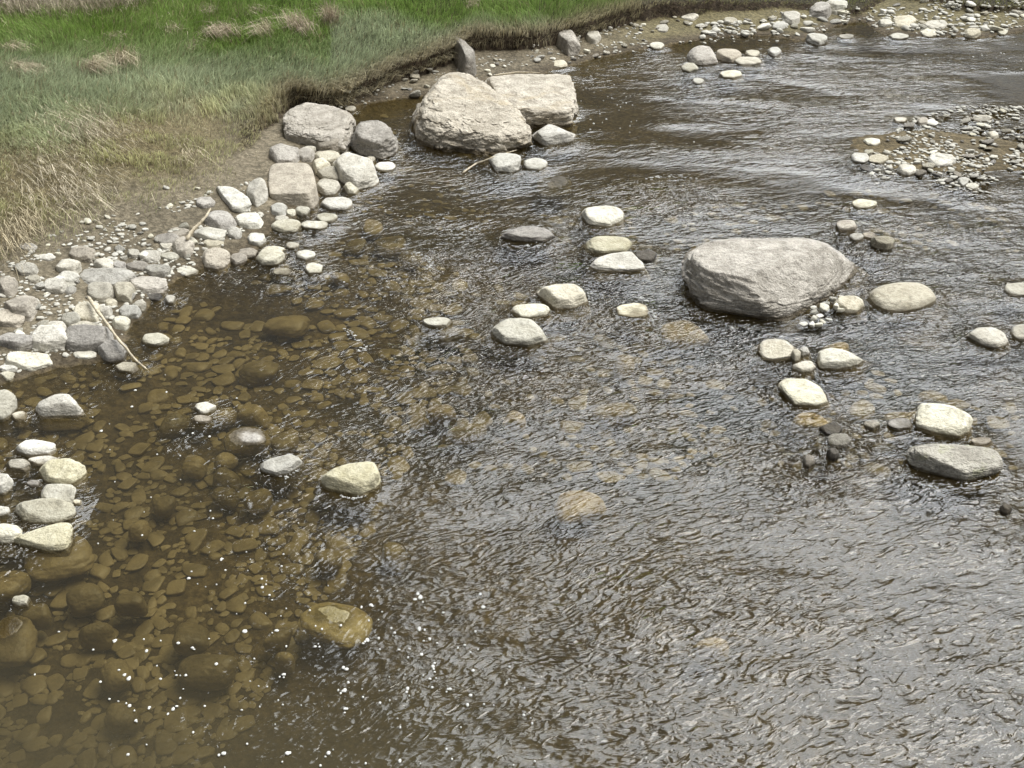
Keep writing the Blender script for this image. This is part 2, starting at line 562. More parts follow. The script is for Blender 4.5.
boulder([(411, 124), (415, 108), (428, 94), (434, 82), (447, 76), (462, 75), (482, 83), (502, 98), (522, 118), (529, 134), (524, 149), (505, 154), (470, 153), (440, 150), (420, 141)], 'granite',
        'largest rounded boulder of the bankside pair, tan with a rusty stain', flat=0.55, p=22, facets=5, amp=0.09, grow=1.03, groove=0.035,
        extra=[((-0.55, -0.7, 0.5), (436, 115, 0.5)), ((0.45, -0.6, 0.66), (495, 115, 0.5)), ((0.1, -0.2, 1.0), (462, 84, 0.82))])
boulder([(531, 137), (540, 130), (549, 124), (560, 128), (575, 135), (571, 142), (545, 147)], 'pale', 'small wedge shaped rock at the foot of the squarish tan boulder', flat=0.5, p=16, angular=True)
boulder([(284, 124), (286, 112), (301, 103), (325, 106), (345, 112), (354, 121), (353, 137), (345, 152), (316, 148), (289, 143)], 'slate', 'banded grey boulder under the undercut end of the grass bank', flat=0.55, p=20, facets=6, amp=0.10, grow=1.02, angular=True, groove=0.03,
        extra=[((0.8, -0.5, 0.3), (345, 125, 0.35)), ((-0.3, -0.6, 0.75), (310, 118, 0.5))])
boulder([(350, 146), (355, 128), (360, 123), (376, 121), (388, 127), (400, 147), (397, 154), (380, 160), (358, 155)], 'slate', 'blocky grey boulder standing at the mouth of the still pool', flat=0.5, p=20, facets=6, amp=0.10, grow=1.02, angular=True, groove=0.03)
boulder([(268, 188), (269, 168), (274, 163), (308, 163), (313, 170), (319, 200), (312, 207), (272, 203)], 'grey', 'flat topped pale block in the rock pile below the grass bank', flat=0.72, p=18, facets=2, amp=0.03, grow=1.0)
boulder([(330, 165), (347, 152), (373, 160), (377, 173), (382, 184), (372, 188), (355, 192), (340, 182)], 'pale', 'wide pale angular rock at the right end of the rock pile', flat=0.6, p=16, angular=True, grow=1.0)
boulder([(551, 40), (554, 32), (562, 29), (572, 31), (580, 46), (578, 54), (567, 56), (556, 48)], 'granite', 'tilted grey rock with a dark foot on the stony shore behind the paired boulders', flat=0.4, p=16, angular=True)
boulder([(687, 60), (689, 52), (698, 46), (710, 47), (717, 56), (718, 63), (706, 66), (694, 65)], 'slate', 'rounded grey rock, tallest of the little cluster in the far water', flat=0.45, p=11)
boulder([(807, 12), (811, 5), (820, 1), (829, 4), (832, 13), (826, 19), (811, 18)], 'slate', 'brownish round rock on the far shore beside a white one', flat=0.45)
boulder([(908, 458), (915, 448), (940, 445), (975, 447), (993, 450), (1001, 462), (996, 474), (965, 481), (938, 475), (912, 467)], 'mossy', 'long rough grey rock with yellowish lichen, overhanging its own shadow in the water', flat=0.62, p=26, facets=2, amp=0.09, angular=True, grow=1.03, groove=0.03, extra=[((-0.05, -0.55, 0.83), (950, 455, 0.2))])
boulder([(865, 296), (880, 285), (905, 281), (925, 283), (939, 294), (938, 302), (915, 312), (890, 314), (872, 306)], 'pale', 'smooth flat oval grey stone beside the huge midstream boulder', flat=0.66, p=9, amp=0.03, grow=1.0)

# rock pile below the bank
S(312, 131, 347, 156, 'grey', 'smooth grey stone leaning on the front of the banded boulder', flat=0.5)
S(270, 144, 299, 165, 'grey', 'rounded grey stone at the upper left corner of the rock pile', flat=0.5)
S(296, 147, 315, 162, 'grey', 'small dark grey stone wedged behind the pale block', flat=0.5)
S(304, 146, 316, 152, 'pale', 'tiny pale stone tucked under the banded boulder', flat=0.5)
S(312, 150, 344, 165, 'pale', 'long pale stone lying across the middle of the rock pile', flat=0.6)
S(312, 158, 330, 177, 'pale', 'upright light stone beside the right edge of the pale block', flat=0.5)
S(317, 166, 344, 182, 'pale', 'rounded cream stone in the centre of the rock pile', flat=0.55)
S(316, 179, 340, 197, 'pale', 'squat cream stone at the lower edge of the rock pile by the pale block', flat=0.55)
S(343, 182, 360, 195, 'white', 'small whitish stone below the wide angular rock', flat=0.5)
S(376, 162, 396, 172, 'white', 'low whitish stone in the water below the blocky grey boulder', flat=0.7)
S(366, 156, 376, 163, 'pale', 'little pale stone squeezed between the wide angular rock and the blocky boulder', flat=0.5)
S(489, 153, 520, 173, 'white', 'rounded whitish stone in the water below the largest rounded boulder, a stick against it', flat=0.55)
S(524, 158, 547, 171, 'white', 'flattish white stone just right of the one with the stick', flat=0.6)
S(345, 106, 356, 112, 'pale', 'small pale stone at the edge of the still pool behind the banded boulder', flat=0.6)
# foot of the pile along the water
S(247, 178, 268, 207, 'pale', 'tall pale stone at the left side of the flat topped block', flat=0.45)
stone('stone', 'stone', [(215, 192), (218, 187), (233, 188), (247, 197), (251, 206), (246, 212), (232, 211), (221, 201)], 'white', 'wide whitish angular stone on the mud left of the rock pile', flat=0.6, angular=True)
S(235, 213, 263, 229, 'white', 'flat whitish stone on the mud edge below the tall pale stone', flat=0.65)
S(270, 203, 287, 217, 'white', 'round white stone at the foot of the flat topped block', flat=0.55)
S(286, 209, 296, 216, 'white', 'tiny white stone between two round white stones at the foot of the block', flat=0.6)
S(295, 206, 310, 217, 'white', 'second round white stone under the right corner of the flat topped block', flat=0.55)
S(322, 197, 352, 211, 'pale', 'flat pale stone in the water right of the round white stones', flat=0.7)
S(317, 213, 337, 223, 'white', 'oval white stone in the water below the flat pale stone', flat=0.65)
S(272, 219, 302, 234, 'white', 'broad white stone at the waterline below the round white stones', flat=0.65)
S(274, 215, 288, 223, 'pale', 'small pale stone behind the broad white stone at the waterline', flat=0.6)
S(301, 221, 327, 230, 'white', 'long low white stone in the water between the broad and the oval one', flat=0.7)
S(286, 242, 299, 250, 'pale', 'small tilted pale stone breaking the water left of the submerged slab', flat=0.5, angular=True)
S(296, 250, 315, 261, 'white', 'egg shaped white stone in shallow water off the shore corner', flat=0.6)
S(305, 263, 322, 275, 'white', 'square white stone, outermost of the group off the shore corner', flat=0.6, angular=True)
S(272, 268, 292, 276, 'pale', 'low pale stone breaking the surface left of the square white stone', flat=0.75)
S(256, 249, 284, 266, 'white', 'large oval white stone in the shallows at the shore corner', flat=0.6)
S(263, 246, 285, 255, 'pale', 'flat pale stone behind the large oval white one', flat=0.6)
S(247, 233, 266, 246, 'white', 'white wedge stone at the waterline above the large oval stone', flat=0.6, angular=True)
S(238, 248, 258, 259, 'grey', 'flat grey slab with a dark edge at the shore corner', flat=0.7, angular=True)
S(205, 211, 236, 231, 'grey', 'rounded grey stone on the mud with a pale stick across it', flat=0.55)
S(194, 227, 226, 243, 'white', 'whitish rough stone in front of the grey stone with the stick', flat=0.6, angular=True)
S(202, 239, 223, 249, 'pale', 'low stone wedged under the whitish rough one at the waterline', flat=0.6)
S(226, 227, 242, 239, 'pale', 'compact pale stone right of the whitish rough one', flat=0.55)
S(201, 248, 230, 271, 'grey', 'big rounded grey stone sitting in the water at the shore bend', flat=0.55)
S(229, 253, 247, 266, 'grey', 'small rounded grey stone touching the big one at the shore bend', flat=0.55)
S(175, 266, 198, 277, 'white', 'long white stone lying in the water below the shore bend', flat=0.7)
S(196, 197, 215, 209, 'grey', 'flat grey stone half sunk in the mud at the end of the stick', flat=0.6)
S(172, 237, 194, 258, 'grey', 'round grey stone on the shore at the lower end of the stick', flat=0.5)
S(156, 233, 181, 246, 'grey', 'smooth grey stone behind the round grey one on the shore', flat=0.55)
S(166, 227, 189, 238, 'grey', 'flat grey stone at the mud edge above the round grey one', flat=0.65)
S(160, 241, 173, 251, 'pale', 'small pale stone tucked left of the round grey one', flat=0.55)
S(161, 252, 180, 261, 'white', 'flat whitish stone in front of the round grey one', flat=0.65)
S(139, 250, 162, 263, 'pale', 'oval cream stone on the shore left of the flat whitish one', flat=0.6)
S(127, 249, 140, 259, 'pale', 'small round cream stone left of the oval cream one', flat=0.55)
S(144, 264, 171, 277, 'mossy', 'jagged stone with a dark hollow at the waterline', flat=0.55, angular=True)
S(126, 261, 148, 271, 'grey', 'grey flat stone left of the jagged stone', flat=0.6)
S(112, 261, 126, 271, 'grey', 'dark grey nub left of the grey flat stone', flat=0.5)
S(94, 258, 115, 271, 'pale', 'round pale stone above the long pale slab', flat=0.55)
S(69, 246, 95, 262, 'grey', 'broken grey slab at the upper edge of the left shore stones', flat=0.55, angular=True)
S(56, 259, 81, 275, 'pale', 'pale stone leaning on the one below it at the upper left shore', flat=0.55)
S(57, 271, 79, 284, 'white', 'whitish stone in front of the leaning pale one', flat=0.55)
S(42, 278, 67, 294, 'pale', 'oval pale stone on the mud left of the long slabs', flat=0.55)
S(14, 262, 38, 276, 'pale', 'rounded pale stone amid sparse grass at the left shore', flat=0.55)
S(27, 275, 40, 283, 'pale', 'little pale stone under the rounded one amid sparse grass', flat=0.55)
S(19, 243, 37, 251, 'grey', 'flat grey stone at the edge of the grass near the left border', flat=0.6)
S(37, 254, 55, 261, 'pale', 'thin pale stone right of the flat grey one by the grass', flat=0.65)
S(-4, 276, 18, 297, 'grey', 'brownish stone half buried in the turf at the left border', flat=0.5)
S(4, 295, 41, 320, 'grey', 'big rounded purple grey stone near the left border', flat=0.5)
S(-6, 309, 25, 327, 'grey', 'smooth flat grey stone against the big purple grey one', flat=0.6)
S(76, 268, 136, 289, 'pale', 'longest pale slab lying along the shore', flat=0.6, angular=True)
S(88, 282, 114, 302, 'pale', 'tilted cream slab under the left end of the longest slab', flat=0.6, angular=True)
S(112, 282, 136, 302, 'pale', 'blocky cream stone under the right end of the longest slab', flat=0.5, angular=True)
S(127, 277, 166, 294, 'grey', 'long rounded grey stone at the water below the longest slab', flat=0.55)
S(144, 293, 163, 301, 'dark', 'wet black stone in front of the long rounded grey one', flat=0.65)
S(165, 295, 176, 304, 'pale', 'small jagged pale stone alone in the water by the wet black one', flat=0.5, angular=True)
S(134, 300, 146, 311, 'pale', 'small round pale stone at the waterline under the blocky cream one', flat=0.5)
S(118, 305, 141, 318, 'white', 'bright white wedge stone at the waterline behind the greenish one', flat=0.55, angular=True)
S(104, 299, 117, 308, 'pale', 'small pale stone above the bright white wedge', flat=0.5)
S(112, 316, 130, 330, 'yellow', 'round greenish yellow stone in the water beside the thin stick', flat=0.55)
S(75, 301, 101, 324, 'pale', 'faceted cream stone just left of the thin stick', flat=0.5, angular=True)
S(98, 306, 113, 319, 'pale', 'small cream stone just right of the thin stick', flat=0.5)
S(61, 312, 80, 328, 'white', 'whitish pointed stone behind the big grey wedge', flat=0.5, angular=True)
S(68, 321, 98, 333, 'pale', 'pale flat stone on the back of the big grey wedge', flat=0.6)
S(45, 321, 66, 336, 'pale', 'pale stone behind the reddish cracked one', flat=0.55)
S(28, 326, 67, 353, 'pale', 'cracked pale stone between two grey ones at the left shore', flat=0.5, angular=True)
S(60, 325, 113, 353, 'grey', 'big grey wedge shaped stone at the waterline on the left', flat=0.5, angular=True)
S(-2, 332, 34, 351, 'grey', 'flat bluish grey stone behind the squarish pale slab', flat=0.6, angular=True)
S(5, 351, 52, 371, 'white', 'squarish pale slab at the waterline near the left border', flat=0.65, angular=True)
S(98, 341, 128, 363, 'grey', 'rounded grey pink stone at the lower end of the thin stick', flat=0.5)
S(74, 350, 96, 359, 'white', 'low white stone in the water left of the grey pink one', flat=0.7)
S(115, 362, 139, 373, 'pale', 'flat pale stone awash below the grey pink one', flat=0.75)
S(142, 333, 169, 347, 'yellow', 'oval cream yellow stone alone in the water right of the stick', flat=0.65)
S(-2, 365, 17, 373, 'white', 'small white stone at the left border above the water', flat=0.6)
S(0, 371, 16, 382, 'white', 'small oval white stone at the left border below the squarish slab', flat=0.6)
# stones standing in the water at the left
S(-18, 390, 16, 421, 'white', 'large pale stone cut by the left border of the picture', flat=0.5)
stone('stone', 'stone', [(36, 411), (40, 402), (56, 395), (68, 395), (76, 403), (84, 413), (78, 417), (42, 418)], 'pale', 'rounded greyish stone alone in the water near the left border', flat=0.55)
S(12, 411, 27, 421, 'pale', 'low pale stone awash beside the large one at the left border', flat=0.7)
S(16, 440, 55, 457, 'white', 'white stone with a dark flank, top one of the left water group', flat=0.6)
S(7, 459, 30, 471, 'pale', 'small flat pale stone left in the group below the dark flanked one', flat=0.7)
S(29, 456, 59, 466, 'pale', 'thin flat pale stone under the dark flanked one', flat=0.7)
S(39, 459, 85, 486, 'yellow', 'largest rounded cream stone of the left water group', flat=0.6)
S(41, 484, 75, 509, 'white', 'squarish white stone below the largest rounded cream one', flat=0.6)
S(-14, 474, 13, 496, 'white', 'white stone cut by the left border beside the water group', flat=0.55)
S(72, 499, 82, 506, 'pale', 'tiny round stone against the squarish white one', flat=0.6)
S(27, 480, 41, 488, 'grey', 'small grey stone between the white stones of the left water group', flat=0.6)
S(-8, 506, 11, 518, 'pale', 'speckled stone peeping in at the left border', flat=0.6)
S(15, 499, 73, 525, 'white', 'long white stone with a hollow in its side in the left water group', flat=0.6)
S(-12, 524, 22, 545, 'white', 'white stone at the left border beside the pointed wedge', flat=0.55)
stone('stone', 'stone', [(7, 541), (20, 536), (35, 528), (50, 523), (68, 524), (73, 534), (66, 551), (50, 553), (25, 547)], 'yellow', 'big pointed cream wedge, lowest of the left water group', flat=0.65, angular=True)
sunk_stone((20, 530, 95, 568), 'brown sunken shelf spreading around the big pointed cream wedge', top=-0.02)
# stones across the riffle
stone('stone', 'stone', [(502, 239), (504, 233), (523, 227), (538, 226), (547, 230), (555, 238), (545, 242), (515, 242)], 'grey', 'low long grey stone left of the three stacked midstream stones', flat=0.62, angular=True)
S(581, 206, 623, 227, 'white', 'rounded speckled white stone, farthest of the three in a column midstream', flat=0.6)
S(584, 236, 633, 255, 'yellow', 'flat oval cream stone, middle of the three in a column midstream', flat=0.65)
stone('stone', 'stone', [(591, 268), (597, 259), (612, 253), (630, 252), (639, 260), (645, 271), (625, 272), (600, 272)], 'pale', 'low arched pale stone, nearest of the three in a column midstream', flat=0.62)
stone('stone', 'stone', [(536, 294), (546, 287), (560, 284), (574, 285), (583, 292), (587, 303), (572, 309), (556, 310), (545, 302)], 'pale', 'rounded pale stone with a dark cleft, rightmost of a trio in the riffle', flat=0.55)
S(512, 304, 550, 319, 'yellow', 'small yellowish stone in the middle of a trio in the riffle', flat=0.65)
stone('stone', 'stone', [(489, 335), (496, 325), (510, 319), (530, 320), (538, 327), (547, 341), (528, 347), (505, 344)], 'white', 'bright white ridged stone, nearest of a trio in the riffle', flat=0.6, angular=True)
S(423, 317, 451, 328, 'yellow', 'small cream stone with a wet brown tail left of the trio', flat=0.65)
S(635, 250, 657, 263, 'dark', 'wet black stone beside the low arched pale one', flat=0.65)
stone('stone', 'stone', [(817, 362), (820, 352), (830, 348), (845, 351), (864, 361), (855, 367), (838, 370), (820, 369)], 'yellow', 'bright yellowish stone nearest below the huge boulder', flat=0.55, angular=True)
S(835, 296, 864, 314, 'pale', 'rounded pale stone at the right foot of the huge boulder', flat=0.55)
S(757, 340, 795, 361, 'pale', 'flat flaky pale stone awash under the huge boulder', flat=0.75, angular=True)
S(793, 361, 816, 374, 'pale', 'small cream stone with dark foot left of the bright yellowish one', flat=0.6)
S(791, 349, 801, 363, 'pale', 'thin pale stone standing between the flaky one and the bright yellowish one', flat=0.5)
S(798, 347, 810, 358, 'pale', 'small stone behind the thin pale one', flat=0.5)
stone('stone', 'stone', [(777, 385), (786, 379), (806, 380), (820, 388), (828, 404), (815, 407), (795, 405), (785, 396)], 'yellow', 'pointed flat cream stone trailing brown weed', flat=0.75, angular=True)
stone('stone', 'stone', [(917, 428), (918, 411), (922, 404), (945, 405), (962, 411), (971, 418), (970, 432), (958, 437), (930, 433)], 'yellow', 'blocky cream yellow stone behind the long lichen flecked rock', flat=0.62, angular=True)
stone('stone', 'stone', [(966, 337), (978, 328), (993, 328), (1003, 333), (1008, 344), (997, 350), (980, 345)], 'pale', 'flat angular pale stone near the right border', flat=0.7, angular=True)
S(1011, 324, 1042, 341, 'pale', 'pale stone cut by the right border beside the flat angular one', flat=0.65)
S(1004, 282, 1032, 297, 'white', 'white curved stone awash at the right border', flat=0.8)
S(836, 220, 857, 232, 'grey', 'small grey block in the water above the huge boulder', flat=0.6, angular=True)
S(850, 233, 864, 242, 'pale', 'small round stone in front of the grey block', flat=0.55)
S(862, 232, 876, 239, 'grey', 'flat dark pebble like stone right of the small round one', flat=0.7)
S(870, 236, 895, 251, 'mossy', 'angular stone with a dark face right of the grey block', flat=0.5, angular=True)
S(852, 199, 877, 209, 'yellow', 'low cream stone awash in the upper right riffle', flat=0.7)
S(1000, 504, 1012, 515, 'dark', 'small dark stone at the right border below the lichen flecked rock', flat=0.5)
S(827, 448, 839, 461, 'dark', 'small upright black stone with a pale side among the wet stones', flat=0.45)
S(828, 434, 850, 449, 'mossy', 'wet stone with a yellow edge above the small upright black one', flat=0.65, angular=True)
S(820, 423, 842, 436, 'dark', 'dark wet slab behind the wet stone with a yellow edge', flat=0.7)
S(803, 455, 815, 468, 'grey', 'round brown stone left of the small upright black one', flat=0.5)
S(864, 420, 880, 430, 'mossy', 'low dark tipped stone left of the blocky cream yellow one', flat=0.6)
S(888, 418, 912, 430, 'grey', 'wet flat stone awash left of the blocky cream yellow one', flat=0.8)
S(972, 437, 992, 446, 'grey', 'wet brown stone right of the blocky cream yellow one', flat=0.8)
S(617, 303, 648, 318, 'yellow', 'tilted flat yellowish stone awash in white water left of the huge boulder', flat=0.85, angular=True)
stone('stone', 'stone', [(258, 467), (268, 460), (288, 455), (296, 457), (304, 465), (288, 475), (277, 477), (262, 472)], 'white', 'angular white stone, smaller of the pair in the left riffle', flat=0.6, angular=True)
stone('stone', 'stone', [(319, 485), (326, 474), (345, 465), (372, 462), (378, 471), (379, 487), (362, 497), (340, 493), (322, 489)], 'yellow', 'large rounded cream stone, bigger of the pair in the left riffle', flat=0.6)
S(194, 402, 216, 415, 'white', 'small white cap of a stone showing above brown water', flat=0.7)
S(192, 415, 212, 424, 'grey', 'small grey stone awash below the white cap', flat=0.75)
sunk_stone((222, 416, 274, 446), 'half submerged brown stone with a pale dry top', top=0.032, mat='grey')
S(12, 595, 30, 608, 'white', 'small white tip of a stone above brown water at the lower left', flat=0.6)
# far shore
S(682, 63, 698, 73, 'white', 'low white stone at the left foot of the tallest far rock', flat=0.6)
S(692, 78, 704, 85, 'white', 'small white stone alone in front of the far cluster', flat=0.6)
S(717, 49, 741, 63, 'grey', 'dark grey flat rock right of the tallest far rock', flat=0.55)
S(745, 50, 760, 58, 'pale', 'pale rounded stone behind the dark flat one in the far cluster', flat=0.6)
S(736, 57, 762, 66, 'pale', 'long pale stone at the right end of the far cluster', flat=0.65)
S(720, 70, 742, 79, 'white', 'flat white stone nearest of the far cluster', flat=0.7)
S(586, 30, 601, 44, 'pale', 'rounded pale rock on the shore right of the tilted grey one', flat=0.5)
S(573, 32, 581, 40, 'pale', 'small pale stone behind the tilted grey rock', flat=0.5)
S(551, 60, 568, 69, 'pale', 'pale flat stone at the waterline below the tilted grey rock', flat=0.6)
S(650, 42, 664, 50, 'white', 'white stone at the edge of the far water below the grass edge', flat=0.6)
S(656, 24, 669, 33, 'pale', 'pale slanted stone on the far gravel slope', flat=0.6)
S(680, 12, 698, 21, 'pale', 'pale broken stone close under the far turf edge', flat=0.55)
S(722, 17, 737, 25, 'pale', 'pale rounded stone, left one of the far gravel', flat=0.55)
S(780, 11, 800, 25, 'pale', 'rounded pale rock left of the brownish far rock', flat=0.5)
S(824, -1, 850, 11, 'white', 'white rock behind the brownish far rock', flat=0.5)
S(806, 33, 827, 46, 'white', 'bright white rounded stone standing in the water off the far shore', flat=0.55)
S(838, 34, 853, 39, 'white', 'flat white stone awash right of the bright rounded one', flat=0.75)
S(768, 47, 781, 57, 'white', 'white stone alone in the far water left of the bright rounded one', flat=0.55)
S(889, 33, 908, 40, 'white', 'flat white stone in the water at the foot of the far gravel spit', flat=0.65)
S(878, 19, 893, 27, 'white', 'white stone at the left end of the far gravel spit', flat=0.6)
S(893, 15, 916, 28, 'pale', 'large pale stone in the middle of the far gravel spit', flat=0.55)
S(919, 28, 938, 38, 'white', 'white stone at the waterline of the far gravel spit', flat=0.6)
S(923, 20, 948, 30, 'pale', 'wide pale stone behind the white one on the far gravel spit', flat=0.6)
S(962, 28, 980, 39, 'pale', 'rounded stone at the right end of the far gravel spit, reflected in water', flat=0.5)
S(1008, 6, 1030, 15, 'pale', 'pale stone on the far shore at the right border', flat=0.55)
S(996, 28, 1008, 36, 'white', 'small white stone standing in the far water near the right border', flat=0.6)
# gravel bar and round it
S(928, 153, 954, 167, 'pale', 'largest flat grey stone in the middle of the gravel bar', flat=0.75, angular=True)
S(897, 164, 916, 177, 'pale', 'rounded pale stone at the near edge of the gravel bar', flat=0.6)
S(852, 153, 869, 164, 'white', 'white pointed stone at the left tip of the gravel bar', flat=0.55, angular=True)
S(869, 154, 888, 165, 'pale', 'flat cream stone right of the pointed one at the bar tip', flat=0.65)
S(860, 165, 872, 172, 'dark', 'wet dark stone in front of the pointed one at the bar tip', flat=0.65)
S(863, 138, 880, 146, 'white', 'flat white stone with a dark underside off the gravel bar', flat=0.65)
S(916, 117, 929, 126, 'grey', 'round grey green stone in the water behind the gravel bar', flat=0.5)
S(893, 117, 907, 123, 'pale', 'flat pale stone left of the round grey green one', flat=0.7)
S(972, 115, 993, 122, 'pale', 'long flat pale stone at the far edge of the gravel bar', flat=0.75)
S(966, 183, 979, 191, 'white', 'white stone at the near right of the gravel bar', flat=0.6)
S(957, 177, 968, 187, 'white', 'white stone left of the near right one below the bar', flat=0.55)
S(987, 131, 998, 140, 'pale', 'round pale stone at the right of the gravel bar', flat=0.55)

# ------------------------------------------------------------------ stones on the river bed
sunk_stone((297, 588, 382, 638), 'big rounded submerged boulder with a yellow tip breaking the surface', top=0.010, mat='sunkyellow')
sunk_stone((174, 645, 236, 678), 'wide oval brown stone under water near the lower left', top=-0.035)
sunk_stone((95, 650, 132, 682), 'slanted olive stone under water near the lower left', top=-0.05, rot=0.5)
sunk_stone((170, 615, 210, 645), 'light topped submerged stone with ripples over it at the lower left', top=-0.015)
sunk_stone((-24, 610, 36, 657), 'big brown rounded stone just awash at the left border', top=0.012)
sunk_stone((14, 598, 49, 616), 'brown stone under the small white tip at the lower left', top=-0.01)
sunk_stone((260, 622, 292, 641), 'small brown stone under water left of the yellow tipped boulder', top=-0.05)
sunk_stone((270, 643, 297, 661), 'smaller brown stone under water below the yellow tipped boulder', top=-0.06)
sunk_stone((310, 538, 346, 562), 'roundish brown stone deep under water below the bigger cream stone', top=-0.06)
sunk_stone((380, 535, 410, 555), 'dim brown stone under rippled water right of the roundish one', top=-0.09)
sunk_stone((548, 478, 602, 512), 'pale orange stone under rippled water in the middle of the stream', top=-0.012, mat='sunktan', rot=0.45)
sunk_stone((256, 308, 314, 328), 'long flat olive slab under shallow water off the left shore', top=-0.03)
sunk_stone((235, 350, 282, 374), 'flat brown slab under shallow water below the olive one', top=-0.04)
sunk_stone((370, 229, 410, 247), 'broad brown stone just awash off the shore corner', top=0.0)
sunk_stone((344, 232, 366, 247), 'small olive stone under water left of the broad brown one', top=-0.015)
sunk_stone((362, 214, 386, 229), 'small brown stone under water above the broad brown one', top=-0.015)
sunk_stone((397, 246, 422, 259), 'pale brown stone awash where the white water begins', top=-0.005)
sunk_stone((330, 266, 350, 278), 'small olive stone under water right of the square white one', top=-0.015)
sunk_stone((532, 168, 577, 193), 'brown rounded stone with a small white tip in the dark pool', top=0.008, mat='mossy')
sunk_stone((655, 314, 715, 336), 'tan sunken stone at the left foot of the huge boulder', top=-0.012, mat='sunktan')
sunk_stone((612, 346, 638, 364), 'yellowish stone under the riffle left of the huge boulder', top=-0.03, mat='sunktan')
sunk_stone((432, 318, 464, 334), 'wet brown tail beside the small cream stone left of the trio', top=-0.008)
sunk_stone((265, 423, 300, 446), 'pinkish brown stone under broken water right of the pale tipped one', top=-0.02)
sunk_stone((158, 406, 192, 424), 'brown stone under still water left of the white cap', top=-0.015)
sunk_stone((205, 402, 236, 416), 'brown stone under water behind the white cap', top=-0.008)
sunk_stone((232, 396, 270, 413), 'olive brown stone under water right of the white cap', top=-0.01)
sunk_stone((180, 450, 208, 466), 'reddish brown stone under still water below the half submerged one', top=-0.03)
sunk_stone((210, 445, 238, 462), 'brown stone under water between the reddish one and the white pair', top=-0.025)
sunk_stone((207, 462, 238, 476), 'tan stone under water left of the angular white one', top=-0.03)
sunk_stone((208, 480, 240, 497), 'brown stone under water below the tan one left of the pair', top=-0.03)
sunk_stone((240, 482, 270, 500), 'brown stone under water in front of the angular white one', top=-0.03)
sunk_stone((150, 490, 176, 506), 'dull brown stone under still water right of the left water group', top=-0.03)
sunk_stone((126, 512, 148, 530), 'light olive stone under still water right of the big pointed wedge', top=-0.03)
sunk_stone((62, 575, 106, 600), 'brown flat stone under water below the big pointed wedge', top=-0.03)
sunk_stone((108, 584, 148, 604), 'brown stone under water between the two ripple lines at the lower left', top=-0.03)
sunk_stone((-10, 560, 30, 590), 'brown stone under water cut by the left border', top=-0.02)
sunk_stone((76, 616, 112, 632), 'small olive stone under water above the slanted olive one', top=-0.04)
sunk_stone((102, 700, 140, 722), 'dim olive patch of stone deep under water at the lower left', top=-0.08)
sunk_stone((420, 398, 462, 412), 'tan stone under the riffle near the centre', top=-0.03, mat='sunktan')
sunk_stone((440, 418, 490, 434), 'brown stone with green weed under the riffle near the centre', top=-0.03)
sunk_stone((500, 406, 530, 420), 'yellow brown stone awash in the central riffle', top=-0.01, mat='sunktan')
sunk_stone((585, 395, 640, 412), 'long brown stone under the riffle right of the centre', top=-0.02)
sunk_stone((690, 630, 735, 648), 'pale patch of stone seen through silver ripples at the lower right', top=-0.02, mat='sunktan')
sunk_stone((820, 338, 852, 352), 'tan stone under water behind the bright yellowish one', top=-0.02, mat='sunktan')
sunk_stone((788, 408, 834, 424), 'brown weedy stone under water behind the dark wet slab', top=-0.01, mat='sunktan')

# ------------------------------------------------------------------ pebbles: twelve shapes, copied one by one
PROTO = []
for k in range(14):
    r = np.random.default_rng(900 + k)
    pts, f = unit_stone(900 + k, 3, p=7 if k % 2 else 11, nfac=6, amp=0.08)
    pts = pts * np.array([1.0, r.uniform(.65, .95), r.uniform(.42, .7)])
    PROTO.append(mesh_from('pebble', pts, tris=f))


def scatter_in(poly, n, seed, wmin, wmax, gap=0.75, tries=40, power=2.2, ragged=True):
    r = np.random.default_rng(seed)
    poly = np.array(poly, float)
    lo, hi = poly.min(0), poly.max(0)
    cand = r.uniform(lo, hi, (n * tries, 2))
    cand = cand[signed(cand[:, 0], cand[:, 1], poly) > 0]
    ws_ = wmin + (wmax - wmin) * r.random(len(cand)) ** power
    out = np.zeros((n, 3))
    k = 0
    patch = noise2(cand[:, 0], cand[:, 1] * 1.8, 0.035, 3, seed) if ragged else np.zeros(len(cand))
    for q, w, pt in zip(cand, ws_, patch):
        if k >= n: break
        if pt < -0.12: continue
        d = gap * (w + out[:k, 2]) / 2
        if np.any((np.abs(q[0] - out[:k, 0]) < d) & (np.abs(q[1] - out[:k, 1]) < 0.55 * d)): continue
        out[k] = (*q, w)
        k += 1
    return [tuple(o) for o in out[:k]]


def pebbles(poly, n, seed, wmin, wmax, label, group, mats, lift=0.0, sq=1.0, **kw):
    r = np.random.default_rng(seed + 1)
    for x, y, w in scatter_in(poly, n, seed, wmin, wmax, **kw):
        P = ground_at(x, y)
        a = w / 2 * np.linalg.norm(P - CAM) / F
        key = (int(r.integers(len(PROTO))), mats[int(r.integers(len(mats)))])
        me = PMESH.get(key)
        if me is None:
            me = PROTO[key[0]].copy()
            me.materials.append(M[key[1]])
            PMESH[key] = me
        o = bpy.data.objects.new('pebble', me)
        COL.objects.link(o)
        o.scale = (a, a, a * sq * r.uniform(.6, 1.05))
        o.rotation_euler = (r.uniform(-.25, .25), r.uniform(-.25, .25), r.uniform(0, 6.28))
        o.location = (P[0], P[1], max(P[2], -0.01) + lift + a * r.uniform(.08, .25))
        tag(o, label, 'pebble', group)


